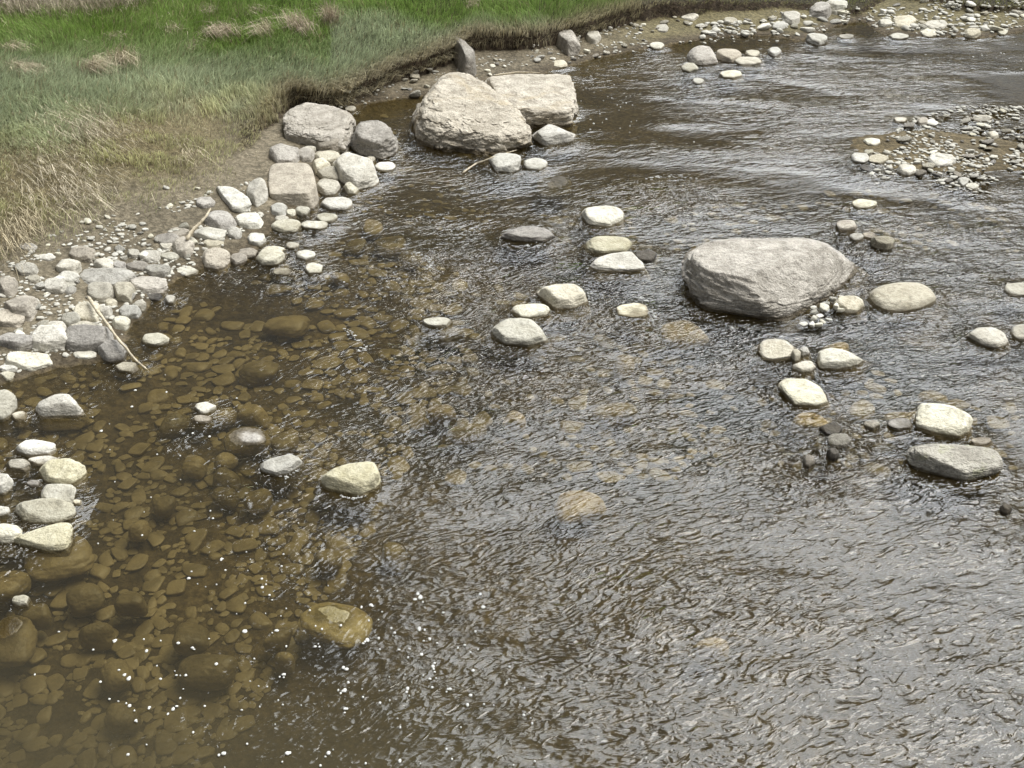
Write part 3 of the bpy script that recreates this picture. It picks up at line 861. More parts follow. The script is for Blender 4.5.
PMESH = {}
pebbles([(862, 150), (890, 138), (915, 124), (960, 112), (1010, 112), (1040, 125), (1040, 175), (985, 188), (920, 182), (880, 170)], 100, 31, 4, 12,
        'small pale pebble lying on the gravel bar by the right border', 'pebbles of the gravel bar', ['bleach', 'white', 'pale', 'grey'], lift=0.012, gap=0.62, ragged=False, sq=.62)
pebbles([(690, 22), (760, 20), (860, 10), (880, 14), (900, 2), (1024, -4), (1040, 14), (985, 34), (930, 34), (880, 28), (836, 24), (800, 38), (770, 34), (720, 36), (676, 40)], 60, 37, 5, 15,
        'small pale pebble on the gravel of the far shore', 'pebbles of the far shore', ['bleach', 'white', 'bleach', 'pale'], sq=.75)
pebbles([(480, 78), (478, 58), (545, 48), (605, 32), (660, 20), (690, 14), (690, 36), (640, 46), (590, 58), (540, 73)], 34, 41, 4, 9,
        'small pebble on the muddy strip under the turf edge', 'pebbles of the muddy strip', ['pale', 'grey', 'bleach'])
pebbles([(398, 88), (402, 76), (440, 62), (452, 66), (440, 78), (428, 92), (412, 98)], 10, 43, 6, 13,
        'pale pebble on the mud between the upright slab and the pool', 'pebbles beside the upright slab', ['pale', 'white'])
pebbles([(10, 345), (20, 300), (60, 275), (110, 252), (175, 222), (205, 236), (190, 262), (140, 275), (140, 300), (110, 312), (70, 345), (30, 360)], 60, 47, 5, 14,
        'small pebble filling the gaps between the left shore stones', 'pebbles of the left shore', ['pale', 'bleach', 'white', 'pale'])
pebbles([(30, 245), (90, 215), (170, 185), (215, 185), (200, 215), (120, 245), (60, 262)], 22, 53, 4, 9,
        'small pebble sitting on the bare mud above the left shore stones', 'pebbles on the bare mud', ['bleach', 'white'])
pebbles([(792, 322), (815, 308), (838, 300), (842, 318), (828, 332), (800, 332)], 14, 59, 7, 14,
        'small rounded pebble heaped at the right foot of the huge boulder', 'pebbles at the foot of the boulder', ['bleach', 'white', 'bleach'], gap=0.6, lift=0.045)


# ------------------------------------------------------------------ countless small stuff in single meshes
def merged(name, spots, mat, kindname, seed, zmode, flat=(0.28, 0.6), lev=2):
    r = np.random.default_rng(seed)
    base = [unit_stone(700 + k, lev, p=8, nfac=5, amp=0.08) for k in range(8)]
    V, T, off = [], [], 0
    sp = np.array(spots)
    P = at(sp[:, 0], sp[:, 1], 0.0)
    if zmode == 'ground':
        P = ground_at(sp[:, 0], sp[:, 1])
    else:
        P[:, 2] = lookup(P[:, 0], P[:, 1])[0]
    for (x, y, w), q in zip(spots, P):
        pts, f = base[int(r.integers(8))]
        a = w / 2 * np.linalg.norm(q - CAM) / F
        ang = r.uniform(0, 6.28)
        c, s = math.cos(ang), math.sin(ang)
        l = pts * np.array([a, a * r.uniform(.6, .95), a * r.uniform(*flat)])
        l = np.stack([l[:, 0] * c - l[:, 1] * s, l[:, 0] * s + l[:, 1] * c, l[:, 2]], 1)
        top = min(-0.012, q[2] + a * 0.45) if zmode == 'bed' else None
        z = max(q[2], -0.008) + a * 0.12
        if zmode == 'bed': z = min(q[2] + a * 0.1, -0.012 - l[:, 2].max())
        V.append(l + np.array([q[0], q[1], z]))
        T.append(f + off)
        off += len(pts)
    o = link(name, mesh_from(name, np.concatenate(V), tris=np.concatenate(T)), M[mat])
    return tag(o, kind='stuff')


BEDL = [(-20, 390), (60, 372), (150, 350), (170, 300), (250, 275), (330, 230), (420, 240), (470, 300), (440, 380), (400, 450), (330, 560), (260, 660), (200, 740), (-20, 760)]
bed = scatter_in(BEDL, 1500, 61, 6, 28, gap=0.62, tries=14, power=1.5)
bed += scatter_in([(420, 240), (700, 330), (900, 350), (1024, 380), (1024, 440), (700, 450), (420, 460)], 220, 67, 9, 30, gap=0.8, tries=8)
bed += scatter_in([(380, 105), (420, 160), (560, 190), (860, 180), (1024, 200), (1024, 230), (560, 230), (330, 200)], 200, 71, 6, 18, gap=0.8, tries=8)
merged('riverbed_cobbles', bed, 'bed', 'cobbles', 5, 'bed', lev=3, flat=(.16, .38))
gv = scatter_in([(850, 155), (890, 135), (915, 118), (960, 106), (1040, 106), (1040, 180), (985, 194), (920, 188), (870, 176)], 620, 73, 2.5, 8, gap=0.55, tries=8)
gv += scatter_in([(590, 60), (600, 30), (690, 12), (860, 5), (1040, -8), (1040, 24), (985, 35), (930, 36), (880, 30), (836, 26), (800, 42), (676, 44)], 420, 79, 2, 5, gap=0.5, tries=4)
gv += scatter_in([(300, 118), (300, 104), (400, 78), (470, 55), (600, 30), (590, 58), (480, 84), (400, 98)], 200, 83, 1.5, 4, gap=0.5, tries=4)
gv += scatter_in([(0, 375), (0, 260), (100, 225), (250, 180), (270, 215), (200, 262), (150, 300), (110, 350), (30, 372)], 700, 89, 2.0, 7.5, gap=0.5, tries=5)
gv += scatter_in([(690, 22), (760, 20), (860, 12), (880, 16), (900, 4), (1024, 0), (1040, 16), (985, 34), (930, 34), (880, 28), (836, 24), (800, 38), (770, 34), (720, 36), (676, 40)], 160, 93, 4, 10, gap=0.6, tries=6)
merged('gravel', gv, 'bleach', 'gravel', 6, 'ground')

# flecks drifting on the slow water, plus white dots standing in for sun sparkle
r = np.random.default_rng(97)
fl = []
for x, y, sx, sy, n, a, b in [(400, 640, 60, 40, 60, 3, 8), (150, 690, 90, 50, 60, 2.5, 8), (330, 690, 110, 60, 70, 2, 7), (250, 560, 60, 50, 60, 1.6, 5), (480, 690, 50, 40, 30, 2, 6),
                              (400, 225, 70, 18, 60, 1.2, 3), (600, 105, 45, 28, 110, 1.2, 2.8), (400, 285, 45, 25, 60, 1.2, 3), (980, 55, 45, 14, 60, 1.2, 3), (130, 440, 70, 60, 40, 1.5, 4), (430, 760, 80, 20, 24, 2.5, 7)]:
    for _ in range(n):
        if r.random() < .62: fl.append((r.normal(x, sx * .7), r.normal(y, sy * .7), .72 * (a + (b - a) * r.random() ** 2.5)))
u2, f2 = ico(1)
V, T, off = [], [], 0
for x, y, w in fl:
    P = at(x, y, 0.0)
    if lookup(P[0], P[1])[0] > -0.02: continue
    a = w / 2 * np.linalg.norm(P - CAM) / F
    for j in range(int(r.integers(1, 4)) if w > 3.5 else 1):
        k = u2 * np.array([a * r.uniform(.7, 1.2), a * r.uniform(.7, 1.3), 0.006]) * (1 if j == 0 else .6)
        k = k * (1 + .18 * noise3(u2 * 2 + off, 3))[:, None]
        o2 = np.zeros(3) if j == 0 else np.array([r.normal(0, a), r.normal(0, a), 0])
        V.append(k + P + o2 + np.array([0, 0, .006]))
        T.append(f2 + off)
        off += len(u2)
# broken white water where the current folds over hidden stones
for line, n, wd in [([(412, 252), (424, 257), (433, 264), (428, 270)], 120, 1.6), ([(343, 329), (352, 335), (366, 347), (361, 352)], 90, 1.3), ([(640, 296), (648, 305), (656, 316), (650, 326)], 130, 2.4),
                    ([(268, 473), (285, 478), (300, 470)], 80, .8), ([(338, 496), (352, 500), (364, 496)], 80, .8), ([(586, 288), (592, 296), (588, 304)], 50, 1.6), ([(700, 318), (730, 328), (770, 331)], 50, 1.2),
                    ([(455, 236), (470, 231), (480, 228)], 40, 1.5), ([(640, 180), (668, 176), (700, 180)], 40, 1.3), ([(520, 246), (545, 247)], 30, .8), ([(915, 484), (940, 488)], 24, .7)]:
    L = np.array(line, float)
    for _ in range(n // 2):
        k = r.uniform(0, len(L) - 1.001)
        q = L[int(k)] + (L[int(k) + 1] - L[int(k)]) * (k % 1) + r.normal(0, wd, 2) * np.array([1.3, .7])
        P = at(q[0], q[1], 0.0)
        a = r.uniform(.25, .85) * np.linalg.norm(P - CAM) / F
        V.append(u2 * np.array([a * r.uniform(.8, 2.4), a * r.uniform(.6, 1.2), .006]) + P + np.array([0, 0, .006]))
        T.append(f2 + off)
        off += len(u2)
m, t = new_mat('white_foam_and_sparkle')  # the same white also colours the painted sun sparkle dots
bs = t.n('ShaderNodeBsdfPrincipled', ins={'Base Color': (0.52, 0.52, 0.49, 1), 'Roughness': 0.6})
t.t.links.new(bs.outputs[0], t.n('ShaderNodeOutputMaterial').inputs[0])
tag(link('foam_and_sparkle', mesh_from('foam_and_sparkle', np.concatenate(V), tris=np.concatenate(T)), m), kind='stuff')



# ------------------------------------------------------------------ ground sheet
def axis(lo, hi, step, far):
    mid = np.arange(lo, hi + step, step)
    out, g, x = [], step * 1.5, 0
    while x < far:
        x += g
        out.append(x)
        g *= 1.28
    out = np.array(out)
    return np.concatenate([lo - out[::-1], mid, mid[-1] + out])


def grid_mesh(xs, ys):
    X, Y = np.meshgrid(xs, ys)
    nx, ny = len(xs), len(ys)
    i = np.arange(nx * ny).reshape(ny, nx)
    q = np.stack([i[:-1, :-1], i[:-1, 1:], i[1:, 1:], i[1:, :-1]], -1).reshape(-1, 4)
    return X.ravel(), Y.ravel(), q


gx, gy, gq = grid_mesh(axis(-14, 15, 0.055, 600), axis(3.0, 31, 0.055, 600))
gz, gs, gt = terrain(gx, gy, True)
n1 = noise2(gx, gy, 1.1, 4, 41)
n2 = noise2(gx, gy, 5.0, 4, 43)
gpx, gpy, _ = project(np.stack([gx, gy, gz], -1))
bedc = np.array([0.165, 0.135, 0.074]) * (1 + 0.45 * n1 + 0.35 * n2)[:, None]
gmid = np.clip(np.exp(-(((gpx - 720) / 330) ** 2 + ((gpy - 360) / 120) ** 2)) * 1.3, 0, 1)
weed = sstep(noise2(gx, gy * 1.4, 1.1, 4, 47), 0.02, 0.22) * np.clip(gmid + 0.35 * np.exp(-(((gpx - 430) / 110) ** 2 + ((gpy - 330) / 110) ** 2)), 0, 1)
bedc = bedc * (1 - 0.12 * gmid)[:, None]
bedc = bedc + (np.array([0.018, 0.026, 0.012]) - bedc) * weed[:, None]
mud = np.array([0.245, 0.222, 0.165]) * (1 + 0.25 * n1 + 0.25 * n2)[:, None]
mud = mud + (np.array([0.225, 0.205, 0.115]) * (1 + 0.3 * n2)[:, None] - mud) * sstep(gpx, 560, 680)[:, None]
damp = np.array([0.135, 0.115, 0.08]) * (1 + 0.2 * n2)[:, None]
soil = np.array([0.055, 0.048, 0.025]) * (1 + 0.4 * n2)[:, None]
soil = soil + (np.array([0.20, 0.175, 0.10]) * (1 + 0.3 * n2)[:, None] - soil) * sstep(gpx, 265, 200)[:, None]
col = np.where((gs < 0)[:, None], bedc, damp + (mud - damp) * sstep(gs, 0.05, 0.45)[:, None])
bar_dry = sstep(gz, 0.0, 0.03) * (gs < 0)
col = col + (np.array([0.21, 0.185, 0.125]) - col) * bar_dry[:, None]
col = col + (soil - col) * np.where(gpx > 240, sstep(gt, -0.03, 0.10), sstep(gt, -0.3, 0.8))[:, None]
gme = mesh_from('ground', np.stack([gx, gy, gz], -1), quads=gq, cols=np.clip(col, 0.004, 1))

m, t = new_mat('earth_mud_and_river_bed')
geo = t.n('ShaderNodeNewGeometry')
pos = geo.outputs['Position']
tone = t.n('ShaderNodeAttribute', attribute_name='tone').outputs['Color']
nf = t.noise(pos, 14, 6, 0.7)
nv = t.n('ShaderNodeTexVoronoi', ins={'Vector': pos, 'Scale': 22.0})
c = t.mix(t.rng(nf, 0.35, 0.7), t.mix(1.0, tone, (0.55, 0.53, 0.5), 'MULTIPLY'), t.mix(1.0, tone, (1.35, 1.3, 1.25), 'MULTIPLY'))
c = t.mix(t.rng(nv.outputs['Distance'], 0.05, 0.6, 0.45, 0.0), t.mix(1.0, c, (0.62, 0.6, 0.58), 'MULTIPLY'), c)
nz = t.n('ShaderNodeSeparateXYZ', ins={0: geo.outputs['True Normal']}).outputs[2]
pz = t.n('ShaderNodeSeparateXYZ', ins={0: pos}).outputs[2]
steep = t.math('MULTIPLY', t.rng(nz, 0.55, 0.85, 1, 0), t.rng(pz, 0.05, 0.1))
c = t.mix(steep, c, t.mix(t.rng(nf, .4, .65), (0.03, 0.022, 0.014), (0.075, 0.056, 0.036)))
hh = t.math('ADD', t.math('MULTIPLY', nf, 0.7), t.math('MULTIPLY', nv.outputs['Distance'], 0.25))
b = t.n('ShaderNodeBump', ins={'Strength': 1.0, 'Distance': 0.04, 'Height': hh})
bs = t.n('ShaderNodeBsdfPrincipled', ins={'Base Color': c, 'Roughness': 0.9, 'Normal': b.outputs[0], 'Specular IOR Level': 0.2})
t.t.links.new(bs.outputs[0], t.n('ShaderNodeOutputMaterial').inputs[0])
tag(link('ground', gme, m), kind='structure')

# ------------------------------------------------------------------ water
wx, wy, wq = grid_mesh(axis(-14, 15, 0.07, 600), axis(2.0, 31, 0.07, 600))
wpx, wpy, _ = project(np.stack([wx, wy, 0 * wx], -1))


def blob(x, y, rx, ry):
    return np.exp(-(((wpx - x) / rx) ** 2 + ((wpy - y) / ry) ** 2))


ws = signed(wx, wy, SHORE)
amp = 0.22 + 0.0 * wx
for x, y, rx, ry, a in [(900, 640, 330, 260, 0.50), (640, 600, 190, 200, 0.58), (620, 380, 170, 110, 0.72), (450, 420, 120, 110, 0.42), (820, 110, 190, 45, 0.8), (950, 300, 130, 90, 0.8),
                        (440, 290, 70, 70, 0.6), (575, 320, 60, 45, 0.9), (420, 265, 40, 20, 0.8), (430, 340, 40, 25, 0.7), (700, 340, 160, 60, 0.5), (680, 200, 120, 22, 0.6),
                        (250, 520, 60, 80, 0.3), (340, 720, 190, 90, 0.4), (80, 740, 130, 50, 0.2), (270, 440, 60, 40, 0.35), (960, 215, 90, 30, 0.9), (700, 110, 80, 25, 0.5)]:
    amp = amp + a * blob(x, y, rx, ry)
amp = np.clip(amp, 0, 1.3)
streak = noise2(wx * 0.55 + 0.25 * wy, wy * 1.5, 1.0, 4, 71)
amp = amp * np.clip(0.85 + 1.1 * streak, 0.15, 1.8)
patch = sstep(noise2(wx * 0.45 + 0.2 * wy, wy * 0.75, 1.0, 3, 79), -0.10, 0.30)
upper = sstep(wpy, 250, 190)
amp = amp * (1 - upper * (1 - (0.25 + 0.80 * patch)))
amp = amp * (0.35 + 0.65 * sstep(-ws, 0.0, 0.7))
calm = 1 - 0.8 * np.clip(blob(520, 180, 130, 26) + blob(630, 110, 60, 50) + blob(450, 175, 70, 35) + blob(330, 110, 110, 25) + blob(50, 610, 110, 90) + blob(80, 440, 130, 60), 0, 1)
amp = amp * calm
for sx, sy, sr in WET:
    d = np.hypot(wx - sx, wy - sy)
    dn = np.hypot((wx - sx + 0.45 * sr + 0.12) / (sr + 0.16), (wy - sy + 0.9 * sr + 0.2) / (1.3 * sr + 0.3))
    amp = amp + 0.35 * np.exp(-((d - sr) / 0.10) ** 2) + 0.30 * np.exp(-dn ** 2)
wz = 0.010 * amp * (noise2(wx, wy * 1.6, 2.1, 2, 73)) + 0.005 * amp * noise2(wx * 0.9, wy * 1.7, 5.5, 2, 75)
wme = mesh_from('river_water', np.stack([wx, wy, wz], -1), quads=wq, attrs={'chop': amp, 'far': sstep(wpy, 330, 200), 'silt': np.clip(0.15 - 0.06 * blob(700, 360, 300, 120) + 0.06 * blob(150, 560, 260, 180) + 0.10 * (blob(520, 180, 130, 26) + blob(630, 110, 60, 50)) + 0.38 * sstep(wpy + 45 * noise2(wx, wy, 0.9, 3, 85), 600, 760) * sstep(wpx, 640, 420) + 0.1 * noise2(wx, wy, 0.6, 3, 77), 0.08, 0.75)})
m, t = new_mat('murky_stream_water')
pos = t.n('ShaderNodeNewGeometry').outputs['Position']
chop = t.n('ShaderNodeAttribute', attribute_name='chop').outputs['Fac']
warp = t.n('ShaderNodeTexNoise', ins={'Vector': pos, 'Scale': 1.0, 'Detail': 2.0}).outputs['Color']
wpos = t.n('ShaderNodeVectorMath', operation='MULTIPLY_ADD', ins={0: warp, 1: (0.26, 0.2, 0.0), 2: pos}).outputs[0]
def wave(scale, ang, detail, dist):
    rot = t.mapping(wpos, (1, 1, 1), (0, 0, math.radians(-ang)))
    return t.noise(t.mapping(rot, scale), 1.0, detail, 0.5, dist)


r1 = wave((7.6, 17.0, 1), 25, 1.5, 0.3)
r1r = t.math('SUBTRACT', 1.0, t.math('ABSOLUTE', t.math('SUBTRACT', t.math('MULTIPLY', r1, 2.0), 1.0)))
r2 = wave((17.0, 34.0, 1), 16, 1, 0.3)
r2r = t.math('ABSOLUTE', t.math('SUBTRACT', t.math('MULTIPLY', r2, 2.0), 1.0))
r3 = wave((2.0, 4.4, 1), 10, 1, 0.3)
hsum = t.math('ADD', t.math('ADD', t.math('MULTIPLY', r1r, 0.020), t.math('MULTIPLY', r2r, -0.0045)), t.math('ADD', t.math('MULTIPLY', r1, 0.014), t.math('MULTIPLY', r3, 0.040)))
far = t.n('ShaderNodeAttribute', attribute_name='far').outputs['Fac']
r4 = wave((3.2, 6.5, 1), 22, 2, 0.4)
r4r = t.math('SUBTRACT', 1.0, t.math('ABSOLUTE', t.math('SUBTRACT', t.math('MULTIPLY', r4, 2.0), 1.0)))
hsum = t.math('ADD', hsum, t.math('MULTIPLY', t.math('MULTIPLY', r4r, 0.05), far))
hsum = t.math('MULTIPLY', hsum, chop)
b = t.n('ShaderNodeBump', ins={'Strength': 1.0, 'Distance': 1.0, 'Height': hsum}).outputs[0]
fr = t.n('ShaderNodeFresnel', ins={'IOR': 1.40, 'Normal': b}).outputs[0]
tr = t.n('ShaderNodeBsdfTransparent', ins={'Color': (0.715, 0.675, 0.52, 1)})
df = t.n('ShaderNodeBsdfDiffuse', ins={'Color': (0.062, 0.052, 0.028, 1), 'Normal': b})
silt = t.n('ShaderNodeAttribute', attribute_name='silt').outputs['Fac']
body = t.n('ShaderNodeMixShader', ins={0: silt, 1: tr.outputs[0], 2: df.outputs[0]})
gl = t.n('ShaderNodeBsdfGlossy', ins={'Color': (1, 1, 1, 1), 'Roughness': 0.03, 'Normal': b})
ms = t.n('ShaderNodeMixShader', ins={0: fr, 1: body.outputs[0], 2: gl.outputs[0]})
t.t.links.new(ms.outputs[0], t.n('ShaderNodeOutputMaterial').inputs[0])
tag(link('river_water', wme, m), kind='structure')


# ------------------------------------------------------------------ grass and driftwood
def blade_mat(name, rough=0.75, trans=0.38):
    m, t = new_mat(name)
    tone = t.n('ShaderNodeAttribute', attribute_name='tone').outputs['Color']
    d = t.n('ShaderNodeBsdfPrincipled', ins={'Base Color': tone, 'Roughness': rough, 'Specular IOR Level': 0.15})
    tl = t.n('ShaderNodeBsdfTranslucent', ins={'Color': tone})
    ms = t.n('ShaderNodeMixShader', ins={0: trans, 1: d.outputs[0], 2: tl.outputs[0]})
    t.t.links.new(ms.outputs[0], t.n('ShaderNodeOutputMaterial').inputs[0])
    return m


GRASS_M = blade_mat('living_grass')
STRAW_M = blade_mat('dead_grass_straw', 0.85, 0.12)


def blades(roots, length, width, lean, curl, cols, seed, tipcol=None):
    """bent tapering blades: five points each"""
    r = np.random.default_rng(seed)
    n = len(roots)
    ang = r.uniform(0, 2 * np.pi, n)
    side = np.stack([np.cos(ang), np.sin(ang), np.zeros(n)], 1) * (width / 2)[:, None]
    # keep the broad side roughly toward the open river
    up = np.array([0, 0, 1.0])
    l = np.zeros((n, 3))
    l[:, :2] = lean
    p1 = roots + (up * 0.55 + l * 0.35) * length[:, None]
    drop = np.clip(np.linalg.norm(lean, axis=1), 0, 1.6)
    p2 = roots + (up * (0.95 - 0.55 * drop * curl)[:, None] + l * 1.0) * length[:, None]
    V = np.stack([roots - side, roots + side, p1 + side * 0.8, p1 - side * 0.8, p2], 1).reshape(-1, 3)
    b = np.arange(n) * 5
    Q = np.stack([b, b + 1, b + 2, b + 3], 1)
    T = np.stack([b + 3, b + 2, b + 4], 1)
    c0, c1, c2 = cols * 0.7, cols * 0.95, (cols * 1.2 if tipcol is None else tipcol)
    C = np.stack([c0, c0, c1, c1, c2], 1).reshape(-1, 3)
    return V, T, Q, C


def field(n, seed, x0, x1, y0, y1):
    """random roots, evenly dense over the picture rather than over the ground"""
    r = np.random.default_rng(seed)
    px, py = r.uniform(x0, x1, n), r.uniform(y0, y1, n)
    P = ground_at(px, py)
    z, s, tt = lookup(P[:, 0], P[:, 1])
    return px, py, P, s, tt, r


px, py, P, s, tt, r = field(430000, 201, -40, 1060, -45, 262)
x, y = P[:, 0], P[:, 1]
cl = noise2(x, y, 0.9, 4, 81)
c2 = noise2(x, y, 3.2, 3, 83)
edge = np.interp(px, [-40, 0, 60, 130, 200, 250, 300], [150, 142, 132, 122, 118, 120, 100])    # where lush turf gives way to grazed olive turf
low = sstep(py - edge + 26 * cl + 12 * c2, -30, 26) * sstep(px, 300, 240)
dens = np.where(tt > np.where(px > 235, 0, -.6), 1.0, 0)
mudfade = np.interp(px, [-40, 0, 70, 150, 215, 250], [255, 240, 206, 182, 160, 150])
dens = dens * np.where(low > 0.5, 0.55 * (1 - 0.86 * sstep(py - mudfade + 34 * c2, -24, 34)) * (1 - sstep(py - mudfade + 20 * c2, 24, 60)), 1.0)
dens = np.where((px > 640), dens * np.where(px > 700, 0.3, 0.5), dens)
dens = dens * (1 - 0.55 * np.clip(1.6 * (1 - ((px - 15) / 165) ** 2 - ((py + 12) / 38) ** 2), 0, 1))
keep = (r.random(len(px)) < dens) & (tt > np.where(px > 235, -0.02, -0.6))
px, py, P, s, tt, cl, c2, low, x, y = [a[keep] for a in (px, py, P, s, tt, cl, c2, low, x, y)]
n = len(px)
lush = np.array([0.185, 0.285, 0.06])
lush2 = np.array([0.27, 0.375, 0.11])
blue = np.array([0.45, 0.495, 0.33])
olive = np.array([0.60, 0.575, 0.31])
brown = np.array([0.58, 0.515, 0.33])
sage = sstep(py + 20 * cl + 0.02 * (px - 150), 40, 85) * (px < 620)
sage = np.clip(np.where(px > 330, sstep(py + 12 * cl, 12, 34), sage), 0, 1)
colr = lush + (lush2 - lush) * np.clip(0.5 + c2, 0, 1)[:, None]
colr = colr + (blue - colr) * (sage * 0.85)[:, None]
lip = np.exp(-(np.maximum(tt, 0) / 0.28) ** 2) * (px > 235)
colr = colr + (np.array([0.42, 0.355, 0.245]) - colr) * (lip * 0.85)[:, None]
colr = colr + (np.where((c2 > 0.0)[:, None], olive, brown) - colr) * (low * np.clip(0.85 + 0.3 * cl, 0, 1))[:, None]
far = sstep(px, 640, 720)
colr = colr + (np.array([0.20, 0.20, 0.075]) - colr) * (far * 0.8)[:, None]
dry = r.random(n) < 0.06 + 0.05 * np.clip(cl, 0, 1)
colr = np.where(dry[:, None], np.array([0.34, 0.29, 0.17]), colr)
colr = colr * (r.uniform(.6, 1.35, n))[:, None]
L = (0.20 + 0.07 * cl + 0.05 * c2) * r.uniform(.6, 1.25, n)
L = L * (1 - low * (0.70 - 0.45 * np.clip(c2 * 1.6, -0.6, 1)))
L = np.where(px > 640, L * 0.42, L)
wid = r.uniform(.006, .012, n) * np.where(low > 0.5, 0.9, 1.0)
wa = noise2(x, y, 0.55, 2, 91) * 5
lean = np.stack([np.cos(wa), np.sin(wa)], 1) * (0.30 + 0.25 * np.abs(c2))[:, None] + r.normal(0, .28, (n, 2))
lean = lean + lip[:, None] * np.array([0.30, -0.65])
V, T, Q, C = blades(P - np.array([0, 0, .01]), L, wid, lean, 0.55, colr, 211)
tag(link('grass', mesh_from('grass', V, tris=T, quads=Q, cols=C, smooth=False), GRASS_M), kind='stuff')

# straw lying over the grazed turf and the dead thicket in the far corner
px, py, P, s, tt, r = field(22000, 221, -40, 300, -30, 250)
px2, py2, P2, s2, tt2, _ = field(16000, 231, -40, 190, -30, 32)
px, py, P, tt = np.concatenate([px, px2]), np.concatenate([py, py2]), np.concatenate([P, P2]), np.concatenate([tt, tt2])
thick = np.clip(1 - ((px - 20) / 150) ** 2 - ((py + 8) / 34) ** 2, 0, 1)
swath = np.exp(-((px - 85) / 55) ** 2 - ((py - 120) / 13) ** 2) + np.exp(-((px - 62) / 42) ** 2 - ((py - 170) / 20) ** 2) + 0.7 * np.exp(-((px - 15) / 40) ** 2 - ((py - 205) / 26) ** 2) + 0.5 * np.exp(-((px - 185) / 30) ** 2 - ((py - 145) / 12) ** 2)
keep = (r.random(len(px)) < np.clip(2.5 * thick + 0.5 * swath + 0.012, 0, 1)) & (tt > -0.3)
px, py, P, thick = px[keep], py[keep], P[keep], thick[keep]
n = len(px)
straw = np.array([0.52, 0.465, 0.32]) * r.uniform(.55, 1.25, n)[:, None]
straw = straw + (np.array([0.40, 0.34, 0.27]) * r.uniform(.3, 1.5, n)[:, None] - straw) * np.clip(thick * 2, 0, 1)[:, None] * 0.75
L = np.where(thick > 0.05, r.uniform(.12, .38, n), r.uniform(.10, .28, n))
lean = np.stack([r.normal(.55, .35, n), r.normal(-.55, .35, n)], 1) * np.where(thick > .05, 1.1, 1.0)[:, None] * np.where((r.random(n) < .5) & (thick > .05), -1, 1)[:, None]
V, T, Q, C = blades(P + np.array([0, 0, .03]), L, r.uniform(.004, .008, n), lean, np.where(thick > .05, .4, 0.95), straw, 223)
tag(link('dead_grass', mesh_from('dead_grass', V, tris=T, quads=Q, cols=C, smooth=False), STRAW_M), kind='stuff')


def tuft(x0, y0, x1, y1, label, lx, ly, seed, n=260, tone=(0.55, 0.48, 0.34), mat=False):
    r = np.random.default_rng(seed)
    base = ground_at((x0 + x1) / 2, y1 - 2)
    sc = np.linalg.norm(base - CAM) / F
    wm, hm = (x1 - x0) * sc, (y1 - y0) * sc
    roots = np.stack([r.normal(0, wm * .20, n), r.normal(0, .10, n) + .05, np.full(n, 0.02)], 1)
    roots[:, 2] += np.array(lookup(roots[:, 0] + base[0], roots[:, 1] + base[1])[0]) - base[2]
    L = hm * r.uniform(.6, 1.25, n)
    if mat:
        roots[:, 0] = np.clip(r.normal(0, wm * .25, n), -wm * .5, wm * .5)
        roots[:, 1] = np.clip(r.normal(0, hm * .5, n), -hm, hm) - hm * .4 * np.sin(roots[:, 0] * 3)
        roots[:, 2] = np.array(lookup(roots[:, 0] + base[0], roots[:, 1] + base[1])[0]) - base[2] + r.uniform(.0, .08, n)
        L = r.uniform(.08, .28, n)
    lean = np.stack([r.normal(lx, .4, n), r.normal(ly, .35, n)], 1) * (1.25 if mat else 1)
    cols = np.array(tone) * r.uniform(.55, 1.2, n)[:, None]
    V, T, Q, C = blades(roots, L, r.uniform(.004, .009, n), lean, 0.95, cols, seed)
    o = link('dry_grass_tuft', mesh_from('dry_grass_tuft', V, tris=T, quads=Q, cols=C, smooth=False), STRAW_M, base)
    tag(o, label, 'dry tuft', 'dry tufts in the green bank')


tuft(105, 46, 143, 72, 'widest straw tuft hanging like a mane in the green bank', .3, -.4, 301)
tuft(74, 57, 107, 80, 'combed over straw tuft left of the widest one', .8, -.2, 302)
tuft(-2, 62, 38, 78, 'flat straw tuft at the left border of the bank', .9, -.2, 303)
tuft(208, 24, 245, 43, 'pinkish straw tuft lying flat in the upper green bank', -.7, -.2, 304, tone=(.50, .42, .31))
tuft(284, 12, 325, 40, 'tall fan of pinkish straw right of the others in the green bank', -.6, .1, 305, tone=(.50, .42, .31))
tuft(322, 4, 340, 30, 'narrow upright straw tuft beside the tall fan', -.1, -.2, 306, tone=(.50, .42, .31))
tuft(160, 26, 180, 38, 'small whitish straw tuft in the upper green bank', .5, -.3, 307, n=150)
tuft(255, 22, 282, 42, 'straw tuft left of the tall fan', -.7, -.2, 308, n=180)
tuft(103, 34, 122, 46, 'small faint straw tuft above the widest one', .5, -.2, 309, n=110)
tuft(196, 8, 216, 18, 'small whitish straw tuft near the top border', .5, -.2, 310, n=120)
tuft(236, 8, 262, 20, 'faded straw tuft close to the top border', .6, -.2, 311, n=120)
tuft(-2, 42, 22, 58, 'grey straw tuft at the left border under the dead thicket', .7, -.3, 312, n=150)
tuft(462, 0, 480, 12, 'small straw tuft on the bank above the upright slab', .2, -.2, 313, n=110)
tuft(178, 42, 200, 54, 'thin curved straw tuft in the middle of the green bank', .7, -.1, 314, n=60)

tuft(36, 100, 132, 136, 'longest mat of bleached straw swept over the edge of the green turf', .9, -.55, 321, n=330, mat=True, tone=(.56, .49, .36))
tuft(20, 146, 112, 192, 'broad mat of bleached straw lying on the olive turf', .8, -.7, 322, n=420, mat=True, tone=(.60, .53, .40))
tuft(-8, 178, 48, 236, 'straw mat hanging down the turf at the left border', .6, -.8, 323, n=420, mat=True, tone=(.50, .43, .29))
tuft(170, 128, 206, 160, 'thin straw mat on the olive turf near the rock pile', .7, -.6, 324, n=110, mat=True, tone=(.54, .47, .33))

